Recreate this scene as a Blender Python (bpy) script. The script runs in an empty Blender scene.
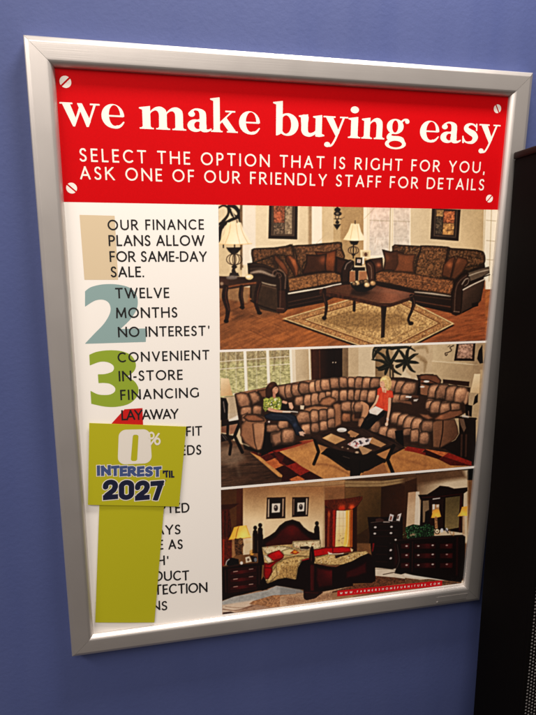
# A framed furniture-shop poster on a blue wall, with a black perforated cabinet beside it.
import bpy, math, random
import numpy as np
from mathutils import Matrix, Vector
random.seed(4); RNG = np.random.default_rng(7)
SC = bpy.context.scene
COL = SC.collection

# ------------------------------------------------------------------ frame space
# (X right, Y down, Z towards the wall) in millimetres from the frame's outer top left corner.
TOPZ = 1.90
SHEET_Z = 8.0            # printed face of the poster behind the frame's front plane
WALL_Z = 17.0
def wp(X, Y, Z=0.0):
    return Vector((X/1000.0, Z/1000.0, TOPZ - Y/1000.0))
# camera solved from the frame's four corners
FPX, CX, CY = 562.0, 268.0, 357.5
Rm = np.array([[0.978364, -0.00800859, -0.20673593],
               [-0.03731031, 0.97603779, -0.21437856],
               [0.20349895, 0.21745365, 0.95462144]])
CAMP = np.array([119.61, 201.25, -688.84])
Kinv = np.linalg.inv(np.array([[FPX, 0, CX], [0, FPX, CY], [0, 0, 1.0]]))
def ray(x, y):
    d = Rm.T @ Kinv @ np.array([x, y, 1.0])
    return d/np.linalg.norm(d)
def P(x, y, Z=SHEET_Z):
    """photo measurement -> point on the sheet's plane, in mm"""
    d = ray(x, y); k = (Z - CAMP[2])/d[2]; q = CAMP + k*d
    return (q[0], q[1])
def photo_xy(U, V, Z=SHEET_Z):
    """sheet plane (arrays) -> measurement coordinates"""
    a = U - CAMP[0]; b = V - CAMP[1]; c = Z - CAMP[2]
    px = Rm[0, 0]*a + Rm[0, 1]*b + Rm[0, 2]*c
    py = Rm[1, 0]*a + Rm[1, 1]*b + Rm[1, 2]*c
    pz = Rm[2, 0]*a + Rm[2, 1]*b + Rm[2, 2]*c
    return FPX*px/pz + CX, FPX*py/pz + CY

# ------------------------------------------------------------------ objects
def link(name, verts, faces, mat, parent=None, smooth=False):
    me = bpy.data.meshes.new(name)
    me.from_pydata([tuple(v) for v in verts], [], faces)
    me.update()
    o = bpy.data.objects.new(name, me); COL.objects.link(o)
    if mat: me.materials.append(mat)
    if smooth:
        for p in me.polygons: p.use_smooth = True
    if parent: o.parent = parent; o.matrix_parent_inverse = parent.matrix_world.inverted()
    return o
def empty(name, loc):
    o = bpy.data.objects.new(name, None); COL.objects.link(o); o.location = loc
    o.empty_display_size = .05
    bpy.context.view_layer.update()
    return o
def tag(o, label=None, cat=None, group=None, kind=None):
    if label: o['label'] = label
    if cat: o['category'] = cat
    if group: o['group'] = group
    if kind: o['kind'] = kind
    return o
def bevel(o, w, seg=2, ang=30):
    m = o.modifiers.new('bevel', 'BEVEL'); m.width = w; m.segments = seg
    m.limit_method = 'ANGLE'; m.angle_limit = math.radians(ang)
    for p in o.data.polygons: p.use_smooth = True
    return o

# ------------------------------------------------------------------ materials
def lin(c):
    c = np.asarray(c, float)/255.0
    return np.where(c <= .04045, c/12.92, ((c+.055)/1.055)**2.4)
def mat(name, col, rough=.5, metal=0.0, spec=.5):
    m = bpy.data.materials.new(name); m.use_nodes = True
    b = m.node_tree.nodes['Principled BSDF']
    b.inputs['Base Color'].default_value = (*col, 1)
    b.inputs['Roughness'].default_value = rough
    b.inputs['Metallic'].default_value = metal
    b.inputs['Specular IOR Level'].default_value = spec
    return m
def nd(m, t, **kw):
    n = m.node_tree.nodes.new(t)
    for k, v in kw.items(): setattr(n, k, v)
    return n
def paper_noise(m, amount=.05, scale=900, bump=.02):
    """fine tooth of the printed paper: slight colour mottling and a very small bump"""
    t = m.node_tree; b = t.nodes['Principled BSDF']
    tc = nd(m, 'ShaderNodeTexCoord'); no = nd(m, 'ShaderNodeTexNoise')
    no.inputs['Scale'].default_value = scale; no.inputs['Detail'].default_value = 3
    t.links.new(tc.outputs['Object'], no.inputs['Vector'])
    src = b.inputs['Base Color'].links[0].from_socket if b.inputs['Base Color'].is_linked else None
    mr = nd(m, 'ShaderNodeMapRange')
    mr.inputs['From Min'].default_value = .3; mr.inputs['From Max'].default_value = .7
    mr.inputs['To Min'].default_value = 1-amount; mr.inputs['To Max'].default_value = 1+amount
    t.links.new(no.outputs['Fac'], mr.inputs['Value'])
    mx = nd(m, 'ShaderNodeVectorMath', operation='SCALE')
    if src: t.links.new(src, mx.inputs[0])
    else: mx.inputs[0].default_value = b.inputs['Base Color'].default_value[:3]
    t.links.new(mr.outputs['Result'], mx.inputs['Scale'])
    t.links.new(mx.outputs['Vector'], b.inputs['Base Color'])
    if bump:
        bp = nd(m, 'ShaderNodeBump'); bp.inputs['Strength'].default_value = bump
        bp.inputs['Distance'].default_value = .0005
        t.links.new(no.outputs['Fac'], bp.inputs['Height']); t.links.new(bp.outputs['Normal'], b.inputs['Normal'])
    return m

# ------------------------------------------------------------------ 2-D distance fields
def catmull(pts, closed=True, n=6):
    p = np.asarray(pts, float); N = len(p); out = []
    rng = range(N) if closed else range(N-1)
    for i in rng:
        if closed: a, b, c, d = p[(i-1) % N], p[i], p[(i+1) % N], p[(i+2) % N]
        else: a, b, c, d = p[max(i-1, 0)], p[i], p[i+1], p[min(i+2, N-1)]
        for k in range(n):
            t = k/n
            out.append(.5*((2*b)+(c-a)*t+(2*a-5*b+4*c-d)*t*t+(3*b-a-3*c+d)*t**3))
    if not closed: out.append(p[-1])
    return np.array(out)
def sd_poly(X, Y, pts):
    p = np.asarray(pts, float); d = np.full(X.shape, 1e18); ins = np.zeros(X.shape, bool)
    j = len(p)-1
    for i in range(len(p)):
        ax, ay = p[i]; bx, by = p[j]; ex, ey = bx-ax, by-ay
        wx, wy = X-ax, Y-ay
        t = np.clip((wx*ex+wy*ey)/max(ex*ex+ey*ey, 1e-12), 0, 1)
        d = np.minimum(d, (wx-ex*t)**2+(wy-ey*t)**2)
        if ay != by:
            c = ((ay > Y) != (by > Y)) & (X < (bx-ax)*(Y-ay)/(by-ay)+ax)
            ins ^= c
        j = i
    d = np.sqrt(d); return np.where(ins, -d, d)
def sd_path(X, Y, pts, r):
    """round path; r is a number or one radius per point"""
    p = np.asarray(pts, float); r = np.broadcast_to(np.asarray(r, float), (len(p),)); d = np.full(X.shape, 1e9)
    for i in range(len(p)-1):
        ax, ay = p[i]; ex, ey = p[i+1]-p[i]
        t = np.clip(((X-ax)*ex+(Y-ay)*ey)/max(ex*ex+ey*ey, 1e-12), 0, 1)
        d = np.minimum(d, np.hypot(X-ax-ex*t, Y-ay-ey*t)-(r[i]+(r[i+1]-r[i])*t))
    return d
def sd_bar(X, Y, a, b, hw, ext=0.0):
    """butt ended bar"""
    a = np.asarray(a, float); b = np.asarray(b, float); L = np.hypot(*(b-a)); u = (b-a)/max(L, 1e-9)
    x = (X-a[0])*u[0]+(Y-a[1])*u[1]; y = -(X-a[0])*u[1]+(Y-a[1])*u[0]
    return np.maximum(np.abs(x-L/2)-L/2-ext, np.abs(y)-hw)
def sd_ell(X, Y, cx, cy, rx, ry, rot=0.0):
    c, s = math.cos(rot), math.sin(rot); x = (X-cx)*c+(Y-cy)*s; y = -(X-cx)*s+(Y-cy)*c
    k = np.hypot(x/rx, y/ry); g = np.hypot(x/rx**2, y/ry**2)
    return np.where(g < 1e-9, -min(rx, ry), k*(k-1)/np.maximum(g, 1e-9))

def contour(F, us, vs):
    """region F<0 of a sampled field -> flat polygons (marching squares); vertices as (u, v)"""
    ins = F < 0; V = []; Fc = []; key = {}
    def vert(k, u, v):
        q = key.get(k)
        if q is None: q = key[k] = len(V); V.append((u, v))
        return q
    A = ins[:-1, :-1].astype(np.uint8); cnt = A+ins[:-1, 1:]+ins[1:, :-1]+ins[1:, 1:]
    full = cnt == 4
    nv, nu = full.shape
    for j in range(nv):
        row = full[j]; idx = np.flatnonzero(np.diff(np.concatenate(([0], row.view(np.int8), [0]))))
        for a, b in zip(idx[::2], idx[1::2]):
            Fc.append((vert((j, a), us[a], vs[j]), vert((j, b), us[b], vs[j]),
                       vert((j+1, b), us[b], vs[j+1]), vert((j+1, a), us[a], vs[j+1])))
    js, is_ = np.nonzero((cnt > 0) & (cnt < 4))
    for j, i in zip(js, is_):
        c = [(j, i), (j, i+1), (j+1, i+1), (j+1, i)]; poly = []
        for k in range(4):
            p, q = c[k], c[(k+1) % 4]
            if ins[p]: poly.append(vert(p, us[p[1]], vs[p[0]]))
            if ins[p] != ins[q]:
                fp, fq = F[p], F[q]; t = fp/(fp-fq)
                t = min(max(t, .001), .999)
                poly.append(vert((p, q) if p < q else (q, p), us[p[1]]+(us[q[1]]-us[p[1]])*t, vs[p[0]]+(vs[q[0]]-vs[p[0]])*t))
        if len(poly) > 2: Fc.append(tuple(poly))
    return V, Fc
def print_shape(name, field, box, m, parent, lift=.1, step=.35, plane=None):
    """ink of any outline lying on the sheet: field(U, V) < 0"""
    u0, v0, u1, v1 = box
    us = np.arange(u0-1, u1+1+step, step); vs = np.arange(v0-1, v1+1+step, step)
    U, Vv = np.meshgrid(us, vs)
    F = field(U, Vv); F[0, :] = F[-1, :] = 1; F[:, 0] = F[:, -1] = 1
    V, Fc = contour(F, us, vs)
    if plane is None: pts = [wp(u, v, SHEET_Z-lift) for u, v in V]
    else: pts = [plane(u, v, lift) for u, v in V]
    return link(name, pts, Fc, m, parent)

# ------------------------------------------------------------------ a humanist sans (capitals), drawn as strokes
def arc(cx, cy, rx, ry, a0, a1, n=14):
    return [(cx+rx*math.cos(math.radians(a0+(a1-a0)*k/n)), cy+ry*math.sin(math.radians(a0+(a1-a0)*k/n))) for k in range(n+1)]
ADV = dict(A=.80, B=.62, C=.80, D=.82, E=.52, F=.50, G=.86, H=.80, I=.15, K=.74, L=.50, M=.94, N=.84, O=.98, P=.58, R=.68, S=.56,
           T=.70, U=.80, V=.78, W=1.22, Y=.74, **{'-': .30, '.': .15, ',': .17, '*': .3, "'": .13, '"': .3, ' ': .26,
           '0': .60, '2': .60, '7': .60, '%': .8})
SANS = {
 'A': [[(0, 0), (.5, 1)], [(.5, 1), (1, 0)], [(.2, .31), (.8, .31)]],
 'B': [[(0, 0), (0, 1)], [(0, 1), (.45, 1)]+arc(.5, .76, .42, .24, 90, -90)+[(0, .52)], arc(.5, .26, .5, .26, 90, -90)+[(0, 0)]],
 'C': ['r', arc(.60, .5, .60, .5, 52, 308, 22)],
 'D': [[(0, 0), (0, 1), (.35, 1)]+arc(.42, .5, .58, .5, 90, -90, 18)+[(.35, 0), (0, 0)]],
 'E': [[(0, 0), (0, 1)], [(0, 1), (1, 1)], [(0, .52), (.9, .52)], [(0, 0), (1, 0)]],
 'F': [[(0, 0), (0, 1)], [(0, 1), (1, 1)], [(0, .50), (.9, .50)]],
 'G': ['r', arc(.58, .5, .58, .5, 52, 318, 22), [(1, .44), (1, .12)]],
 'H': [[(0, 0), (0, 1)], [(1, 0), (1, 1)], [(0, .52), (1, .52)]],
 'I': [[(.5, 0), (.5, 1)]],
 'K': [[(0, 0), (0, 1)], [(0, .44), (.88, 1.05)], [(.28, .60), (1, -.05)]],
 'L': [[(0, 1), (0, 0)], [(0, 0), (1, 0)]],
 'M': [[(0, 0), (.06, 1)], [(.06, 1), (.5, .12)], [(.5, .12), (.94, 1)], [(.94, 1), (1, 0)]],
 'N': [[(0, 0), (0, 1)], [(0, 1), (1, 0)], [(1, 0), (1, 1)]],
 'O': [arc(.5, .5, .5, .5, 0, 360, 30)],
 'P': [[(0, 0), (0, 1)], [(0, 1), (.45, 1)]+arc(.5, .73, .5, .27, 90, -90)+[(0, .46)]],
 'R': [[(0, 0), (0, 1)], [(0, 1), (.40, 1)]+arc(.42, .74, .46, .26, 90, -90)+[(0, .48)], [(.40, .48), (1, -.04)]],
 'S': ['r', [(.92, .88), (.70, 1.0), (.42, 1.0), (.14, .90), (.08, .72), (.22, .59), (.5, .50), (.82, .40), (.96, .25), (.86, .07), (.54, 0), (.26, .01), (.02, .12)]],
 'T': [[(0, 1), (1, 1)], [(.5, 1), (.5, 0)]],
 'U': [[(0, 1), (0, .36)]+arc(.5, .36, .5, .36, 180, 360)+[(1, 1)]],
 'V': [[(0, 1), (.5, 0)], [(.5, 0), (1, 1)]],
 'W': [[(0, 1), (.26, 0)], [(.26, 0), (.5, 1)], [(.5, 1), (.74, 0)], [(.74, 0), (1, 1)]],
 'Y': [[(0, 1), (.5, .46)], [(.5, .46), (1, 1)], [(.5, .46), (.5, 0)]],
 '-': [[(0, .36), (1, .36)]], '.': [[(.5, 0), (.5, .01)]], ',': [[(.55, .02), (.3, -.17)]],
 '*': [[(.5, .75), (.5, 1.05)], [(.37, .97), (.63, .83)], [(.37, .83), (.63, .97)]],
 "'": [[(.5, 1), (.5, .72)]], '"': [[(.2, 1), (.2, .75)], [(.8, 1), (.8, .75)]],
 '0': [[(0, .25), (0, .75)]+arc(.5, .75, .5, .25, 180, 0)+[(1, .25)]+arc(.5, .25, .5, .25, 0, -180)],
 '2': [[(0, .70)]+arc(.5, .75, .5, .25, 180, 0)+[(1, .66), (.85, .46), (.12, .14), (0, 0)], [(0, 0), (1, 0)]],
 '7': [[(0, 1), (1, 1)], [(1, 1), (.36, 0)]],
}
HEAVY = dict(I=.29, N=.66, T=.56, E=.52, R=.62, S=.58, L=.50, **{"'": .22, '2': .66, '0': .68, '7': .60, '*': .4})
def line_field(U, V, text, x0, x1, base, cap, t, narrow=1.0, slope=0.0, adv=None, slant=0.0):
    """distance field of a line of capitals between x0 and x1 (mm), baseline `base`, height `cap`"""
    w = [(adv or ADV)[c]*cap*narrow for c in text]; n = len(text)
    if x0 is None: x0 = x1-sum(w)-.11*cap*(n-1)
    t_ = t
    free = (x1-x0)-sum(w); gap = free/max(n-1, 1)
    F = np.full(U.shape, 1e9); x = x0
    for c, wc in zip(text, w):
        if c != ' ':
            i0 = max(np.searchsorted(U[0], x-cap*.3), 0); i1 = np.searchsorted(U[0], x+wc+cap*.3)
            if i1 > i0+1:
                u = U[:, i0:i1]-x; v = (base + slope*(x-x0)) - V[:, i0:i1]
                u = u-slant*v; g = np.full(u.shape, 1e9); t = t_*(.62 if c == '*' else 1)
                rnd = SANS[c][0] == 'r'
                ww = max(wc-t, .01); hh = cap-t
                mp = lambda q: (t/2+q[0]*ww, t/2+q[1]*hh)
                for st in SANS[c][1:] if rnd else SANS[c]:
                    pts = [mp(q) for q in st]
                    if len(pts) == 2: g = np.minimum(g, sd_bar(u, v, pts[0], pts[1], t/2, t/2))
                    else: g = np.minimum(g, sd_path(u, v, catmull(pts, False, 3) if c == 'S' else pts, t/2))
                if c not in ",": g = np.maximum(g, np.maximum(v-cap, -v))
                F[:, i0:i1] = np.minimum(F[:, i0:i1], g)
        x += wc+gap
    return F
def text_line(name, text, a, b, tops, m, parent, wt=.135, step=.4, label=None, free=False, narrow=1.0):
    """a, b: measured baseline ends; tops: measured y of the cap line at both ends"""
    A, B = P(*a), P(*b); ta, tb = P(a[0], tops[0]), P(b[0], tops[1])
    cap = ((A[1]-ta[1])+(B[1]-tb[1]))/2; sl = (B[1]-A[1])/max(B[0]-A[0], 1)
    f = lambda U, V: line_field(U, V, text, None if free else A[0], B[0], A[1], cap, cap*wt, narrow, slope=sl)
    o = print_shape(name, f, (A[0]-(14 if free else 0), min(A[1], B[1])-cap, B[0]+2, max(A[1], B[1])+cap*.25), m, parent, lift=.12, step=step)
    if label: o['label'] = label
    return o
# ================================================================== the wall and the floor
def wall_material():
    m = mat('blue_paint', (.072, .090, .225), .62, spec=.35); t = m.node_tree; b = t.nodes['Principled BSDF']
    tc = nd(m, 'ShaderNodeTexCoord')
    n1 = nd(m, 'ShaderNodeTexNoise'); n1.inputs['Scale'].default_value = 210; n1.inputs['Detail'].default_value = 4
    n2 = nd(m, 'ShaderNodeTexNoise'); n2.inputs['Scale'].default_value = 5; n2.inputs['Detail'].default_value = 5
    for n in (n1, n2): t.links.new(tc.outputs['Object'], n.inputs['Vector'])
    cr = nd(m, 'ShaderNodeValToRGB')
    cr.color_ramp.elements[0].position = .3; cr.color_ramp.elements[0].color = (.058, .077, .204, 1)
    cr.color_ramp.elements[1].position = .7; cr.color_ramp.elements[1].color = (.066, .087, .228, 1)
    t.links.new(n2.outputs['Fac'], cr.inputs['Fac']); t.links.new(cr.outputs['Color'], b.inputs['Base Color'])
    n3 = nd(m, 'ShaderNodeTexNoise'); n3.inputs['Scale'].default_value = 1; n3.inputs['Detail'].default_value = 5
    mp = nd(m, 'ShaderNodeMapping'); mp.inputs['Scale'].default_value = (26, 26, 3.5)
    t.links.new(tc.outputs['Object'], mp.inputs['Vector']); t.links.new(mp.outputs['Vector'], n3.inputs['Vector'])
    rr_ = nd(m, 'ShaderNodeMapRange'); rr_.inputs['From Min'].default_value = .3; rr_.inputs['From Max'].default_value = .7
    rr_.inputs['To Min'].default_value = .46; rr_.inputs['To Max'].default_value = .72
    t.links.new(n3.outputs['Fac'], rr_.inputs['Value']); t.links.new(rr_.outputs['Result'], b.inputs['Roughness'])
    bp = nd(m, 'ShaderNodeBump'); bp.inputs['Strength'].default_value = .20; bp.inputs['Distance'].default_value = .0012
    t.links.new(n1.outputs['Fac'], bp.inputs['Height']); t.links.new(bp.outputs['Normal'], b.inputs['Normal'])
    return m
Y0 = WALL_Z/1000
w = link('wall', [(-3, Y0, 0), (4, Y0, 0), (4, Y0, 3.0), (-3, Y0, 3.0), (-3, Y0+.12, 0), (4, Y0+.12, 0), (4, Y0+.12, 3.0), (-3, Y0+.12, 3.0)],
         [(0, 1, 2, 3), (7, 6, 5, 4), (0, 4, 5, 1), (3, 2, 6, 7), (0, 3, 7, 4), (1, 5, 6, 2)], wall_material())
tag(w, kind='structure')
fm = mat('floor_carpet', (.10, .09, .085), .95)
paper_noise(fm, .25, 260, .3)
f = link('floor', [(-3, -4, 0), (4, -4, 0), (4, Y0, 0), (-3, Y0, 0)], [(0, 1, 2, 3)], fm); tag(f, kind='structure')

# ================================================================== the snap frame
FW, FH, RAIL = 610.0, 762.0, 28.0
def metal():
    m = mat('brushed_aluminium', (.62, .58, .55), .34, .84); t = m.node_tree; b = t.nodes['Principled BSDF']
    tc = nd(m, 'ShaderNodeTexCoord'); return m, t, b, tc
def rail_material(name, along):
    m, t, b, tc = metal(); m.name = name
    mp = nd(m, 'ShaderNodeMapping'); mp.inputs['Scale'].default_value = (12, 900, 900) if along == 'x' else (900, 900, 12)
    n = nd(m, 'ShaderNodeTexNoise'); n.inputs['Scale'].default_value = 1; n.inputs['Detail'].default_value = 4
    t.links.new(tc.outputs['Object'], mp.inputs['Vector']); t.links.new(mp.outputs['Vector'], n.inputs['Vector'])
    n2 = nd(m, 'ShaderNodeTexNoise'); n2.inputs['Scale'].default_value = 18; n2.inputs['Detail'].default_value = 6
    t.links.new(tc.outputs['Object'], n2.inputs['Vector'])
    r = nd(m, 'ShaderNodeMapRange'); r.inputs['To Min'].default_value = .34; r.inputs['To Max'].default_value = .47
    t.links.new(n2.outputs['Fac'], r.inputs['Value']); t.links.new(r.outputs['Result'], b.inputs['Roughness'])
    bp = nd(m, 'ShaderNodeBump'); bp.inputs['Strength'].default_value = .13; bp.inputs['Distance'].default_value = .0004
    t.links.new(n.outputs['Fac'], bp.inputs['Height']); t.links.new(bp.outputs['Normal'], b.inputs['Normal'])
    return m
MX, MZ = rail_material('aluminium_grain_along', 'x'), rail_material('aluminium_grain_up', 'z')
# cross-section: (distance in from the outer edge, Z); wall side at WALL_Z
PROF = [(0, WALL_Z), (0, 4.2), (.5, 3.0), (1.4, 2.2), (4.6, .55), (5.4, .15), (6.2, 0), (21.5, 0), (23.2, .22), (24.6, .75), (25.8, 1.55), (26.8, 2.6), (27.7, 3.9), (28.5, 5.4), (29.2, SHEET_Z-.05), (29.6, SHEET_Z+3), (26, SHEET_Z+3)]
frame = empty('poster_holder', wp(FW/2, FH, WALL_Z))
tag(frame, 'brushed silver aluminium snap frame with mitred corners on the blue wall', 'picture frame')
def rail(corner0, corner1, ins0, ins1, m):
    """rail between two outer corners; ins = inward diagonal at each end"""
    n = len(PROF); V = []
    for (cx, cy), (ix, iy), s in ((corner0, ins0, 1), (corner1, ins1, -1)):
        for d, z in PROF:
            g = .16    # hairline of the mitre joint
            dx = (corner1[0]-corner0[0]); dy = (corner1[1]-corner0[1]); L = math.hypot(dx, dy)
            V.append(wp(cx+ix*d+s*g*dx/L, cy+iy*d+s*g*dy/L, z))
    F = []
    for i in range(n):
        j = (i+1) % n
        F.append((i, j, j+n, i+n))
    F.append(tuple(range(n))[::-1]); F.append(tuple(range(n, 2*n)))
    o = link('frame_rail', V, F, m, frame)
    import bmesh
    bm = bmesh.new(); bm.from_mesh(o.data); bmesh.ops.recalc_face_normals(bm, faces=bm.faces); bm.to_mesh(o.data); bm.free()
    for p in o.data.polygons: p.use_smooth = len(p.vertices) == 4
    e = o.modifiers.new('split', 'EDGE_SPLIT'); e.split_angle = math.radians(9)
    return o
TL, TR, BR, BL = (0, 0), (FW, 0), (FW, FH), (0, FH)
top_r = rail(TL, TR, (1, 1), (-1, 1), MX); top_r['label'] = 'top rail of the frame, bright upper edge'
rail(TR, BR, (-1, 1), (-1, -1), MZ)['label'] = 'right rail of the frame, beside the black cabinet'
bot_r = rail(BR, BL, (-1, -1), (1, -1), MX); bot_r['label'] = 'bottom rail of the frame, with a faint clear sticker'
rail(BL, TL, (1, -1), (1, 1), MZ)['label'] = 'left rail of the frame'
# small clear sticker at the right of the bottom rail
sm = mat('clear_sticker', (.58, .54, .51), .33, .92)
s0, s1 = P(438, 601, -.4), P(466, 594.5, -.4)
st = []
sy = (s0[1]+s1[1])/2
for k, (a, b) in enumerate([(s0[0], sy-4.6), (s1[0], sy-4.6), (s1[0], sy+4.6), (s0[0], sy+4.6)]): st.append(wp(a, b, -.50))
fl = catmull([(s0[0], sy-3.2), (s0[0]+1, sy-4.2), (s1[0]-1, sy-4.2), (s1[0], sy-3.2), (s1[0], sy+3.2), (s1[0]-1, sy+4.2), (s0[0]+1, sy+4.2), (s0[0], sy+3.2)], True, 3)
front = [wp(a, b, -.56) for a, b in fl]; back = [wp(a, b, -.30) for a, b in fl]; nn = len(fl)
so = link('clear_sticker', front+back, [tuple(range(nn))]+[(i, (i+1) % nn, (i+1) % nn+nn, i+nn) for i in range(nn)], MX, bot_r)

# ================================================================== the poster
poster = empty('poster', wp(FW/2, 735, SHEET_Z))
tag(poster, 'red, white and photo printed furniture shop poster held inside the silver frame', 'poster')
U0, U1, V0, V1 = 27.5, FW-27.5, 27.5, FH-27.5
PAPER = (.92, .87, .81)
pm = paper_noise(mat('poster_paper', PAPER, .55, spec=.3), .02, 1500, .02)
def slab(name, u0, v0, u1, v1, lift, m, parent, thick=.6, dz=0):
    z0 = SHEET_Z-lift; z1 = z0+thick
    V = [wp(u, v, z) for z in (z0, z1) for u, v in ((u0, v0), (u1, v0), (u1, v1), (u0, v1))]
    return link(name, V, [(3, 2, 1, 0), (4, 5, 6, 7), (0, 1, 5, 4), (1, 2, 6, 5), (2, 3, 7, 6), (3, 0, 4, 7)], m, parent)
sheet = slab('paper_sheet', U0, V0, U1, V1, 0, pm, poster, 1.0)
# header
hb = (P(66.6, 202)[1]+P(496, 209.8)[1]+P(280, 206)[1])/3
red = paper_noise(mat('red_ink', (.57, .0012, .0035), .6, spec=.06), .04, 700, .02)
header = print_shape('header_band', lambda U, V: np.maximum(V-hb, np.abs(U-(U0+U1)/2)-(U1-U0)/2), (U0, V0, U1, hb), red, sheet, lift=.05, step=3)
# redo as an exact rectangle
bpy.data.objects.remove(header)
header = link('header_band', [wp(u, v, SHEET_Z-.05) for u, v in ((U0, V0), (U1, V0), (U1, hb), (U0, hb))], [(3, 2, 1, 0)], red, sheet)
cream = mat('white_ink', (.90, .83, .75), .5, spec=.3)

# ---- bold serif for the headline (x-height 1, y up)
def E(x, y, cx, cy, rx, ry, rot=0): return sd_ell(x, y, cx, cy, rx, ry, rot)
def B(x, y, x0, y0, x1, y1): return np.maximum(np.abs(x-(x0+x1)/2)-(x1-x0)/2, np.abs(y-(y0+y1)/2)-(y1-y0)/2)
def Q(x, y, *p): return sd_poly(x, y, p)
def K(x, y, p, n=6): return sd_poly(x, y, catmull(p, True, n))
def un(*a):
    r = a[0]
    for b in a[1:]: r = np.minimum(r, b)
    return r
def serif_flag(x, y, x0, x1, top): return Q(x, y, (x0, top-.10), (x0, top-.045), (x1, top+.03), (x1, top-.22), (x0+.12, top-.15))
def foot(x, y, x0, x1): return un(B(x, y, x0, 0, x1, .065), Q(x, y, (x0+.05, .05), (x1-.05, .05), (x1-.13, .15), (x0+.13, .15)))
def g_w(x, y):
    return un(Q(x, y, (.09, .96), (.41, .96), (.66, .22), (.57, -.03), (.49, -.03)), Q(x, y, (.49, -.03), (.57, -.03), (.90, .86), (.82, .96)),
              Q(x, y, (.70, .99), (.90, .99), (1.22, .22), (1.12, -.03), (1.04, -.03)), Q(x, y, (1.04, -.03), (1.12, -.03), (1.47, .96), (1.37, .96)),
              B(x, y, 0, .93, .52, 1), B(x, y, 1.22, .93, 1.62, 1))
def g_y(x, y):
    st = sd_path(x, y, catmull([(.92, .95), (.64, .12), (.50, -.22), (.38, -.40), (.24, -.43)], False, 6), .045)
    return un(Q(x, y, (.10, .96), (.43, .96), (.74, .24), (.62, -.04)), st, E(x, y, .20, -.36, .135, .125), B(x, y, 0, .93, .54, 1), B(x, y, .74, .93, 1.12, 1))
def g_e(x, y):
    o = E(x, y, .47, .5, .47, .53)
    i = E(x, y, .54, .53, .235, .455)
    r = np.maximum(o, -i)
    cut = Q(x, y, (.60, .49), (1.2, .49), (1.2, -.2), (.72, -.2), (.64, .12))
    r = np.maximum(r, -cut)
    r = un(r, sd_path(x, y, catmull([(.40, .02), (.60, .015), (.78, .09), (.91, .25)], False, 5), list(np.linspace(.05, .065, 8))+list(np.linspace(.06, .028, 8))))
    return un(r, B(x, y, .20, .47, .90, .545))
def arch(x, y, s):
    return K(x, y, [(s+.34, .68), (s+.44, .86), (s+.60, 1.0), (s+.78, 1.02), (s+.93, .90), (s+.97, .70), (s+.97, .35), (s+.97, .03), (s+.95, .01), (s+.71, .01), (s+.69, .03), (s+.69, .35), (s+.69, .68), (s+.64, .82), (s+.54, .84), (s+.42, .74), (s+.36, .60)], 5)
def g_n(x, y): return un(B(x, y, .11, 0, .39, .94), serif_flag(x, y, 0, .39, 1), foot(x, y, 0, .50), arch(x, y, 0), foot(x, y, .58, 1.08))
def g_m(x, y): return un(g_n(x, y), arch(x, y, .58), foot(x, y, 1.16, 1.66))
def g_u(x, y):
    b = K(x, y, [(.11, .96), (.11, .5), (.12, .22), (.22, .04), (.42, -.03), (.58, .02), (.72, .14), (.72, .28), (.62, .20), (.50, .15), (.41, .19), (.385, .34), (.385, .6), (.385, .96)], 5)
    return un(b, B(x, y, .11, .6, .385, .97), serif_flag(x, y, 0, .385, 1), B(x, y, .70, .08, .97, .97), serif_flag(x, y, .59, .97, 1), Q(x, y, (.70, .0), (.86, -.02), (1.08, .03), (1.08, .085), (.97, .14), (.70, .3)))
def g_b(x, y):
    bowl = np.maximum(E(x, y, .60, .5, .46, .53), -E(x, y, .535, .5, .215, .43)); bowl = np.maximum(bowl, .24-x)
    return un(bowl, Q(x, y, (.11, 1.5), (.385, 1.5), (.385, .12), (.26, .02), (.16, -.03), (.11, -.03)), serif_flag(x, y, -.02, .385, 1.56))
def g_a(x, y):
    bowl = np.maximum(E(x, y, .34, .25, .335, .285), -E(x, y, .44, .27, .15, .17))
    bowl = un(bowl, K(x, y, [(.34, .50), (.52, .56), (.60, .64), (.60, .50), (.52, .47), (.40, .44)]))
    top = K(x, y, [(.10, .80), (.16, .93), (.36, 1.03), (.60, 1.01), (.76, .90), (.80, .70), (.80, .40), (.79, .12), (.53, .12), (.52, .4), (.52, .74), (.48, .90), (.36, .945), (.28, .91), (.28, .80)], 5)
    tail = K(x, y, [(.52, .30), (.54, .06), (.68, -.03), (.88, -.01), (1.03, .10), (1.0, .15), (.88, .10), (.80, .14), (.79, .34)], 5)
    return un(np.maximum(bowl, x-.66), top, E(x, y, .19, .77, .14, .125), tail)
def g_k(x, y):
    return un(B(x, y, .11, 0, .385, 1.5), serif_flag(x, y, -.02, .385, 1.56), foot(x, y, 0, .50), Q(x, y, (.36, .34), (.36, .44), (.86, .96), (.95, .96)),
              Q(x, y, (.46, .50), (.64, .72), (1.10, .03), (.78, .03)), B(x, y, .62, .93, 1.05, 1), B(x, y, .68, 0, 1.16, .065))
def g_i(x, y): return un(B(x, y, .11, 0, .39, .94), serif_flag(x, y, 0, .39, 1), foot(x, y, 0, .50), E(x, y, .24, 1.36, .165, .165))
def g_g(x, y):
    up = np.maximum(E(x, y, .45, .66, .39, .37), -E(x, y, .45, .66, .14, .30))
    lo = np.maximum(E(x, y, .50, -.19, .49, .265), -E(x, y, .50, -.20, .31, .165))
    link_ = K(x, y, [(.24, .36), (.12, .26), (.07, .12), (.16, -.02), (.44, -.02), (.78, -.0), (.94, -.12), (.86, .10), (.66, .19), (.36, .20), (.28, .25), (.36, .32)], 5)
    ear = sd_path(x, y, catmull([(.72, .88), (.84, 1.0), (.98, 1.02)], False, 5), .045)
    return un(up, lo, link_, ear, E(x, y, 1.0, .93, .10, .11))
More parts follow.
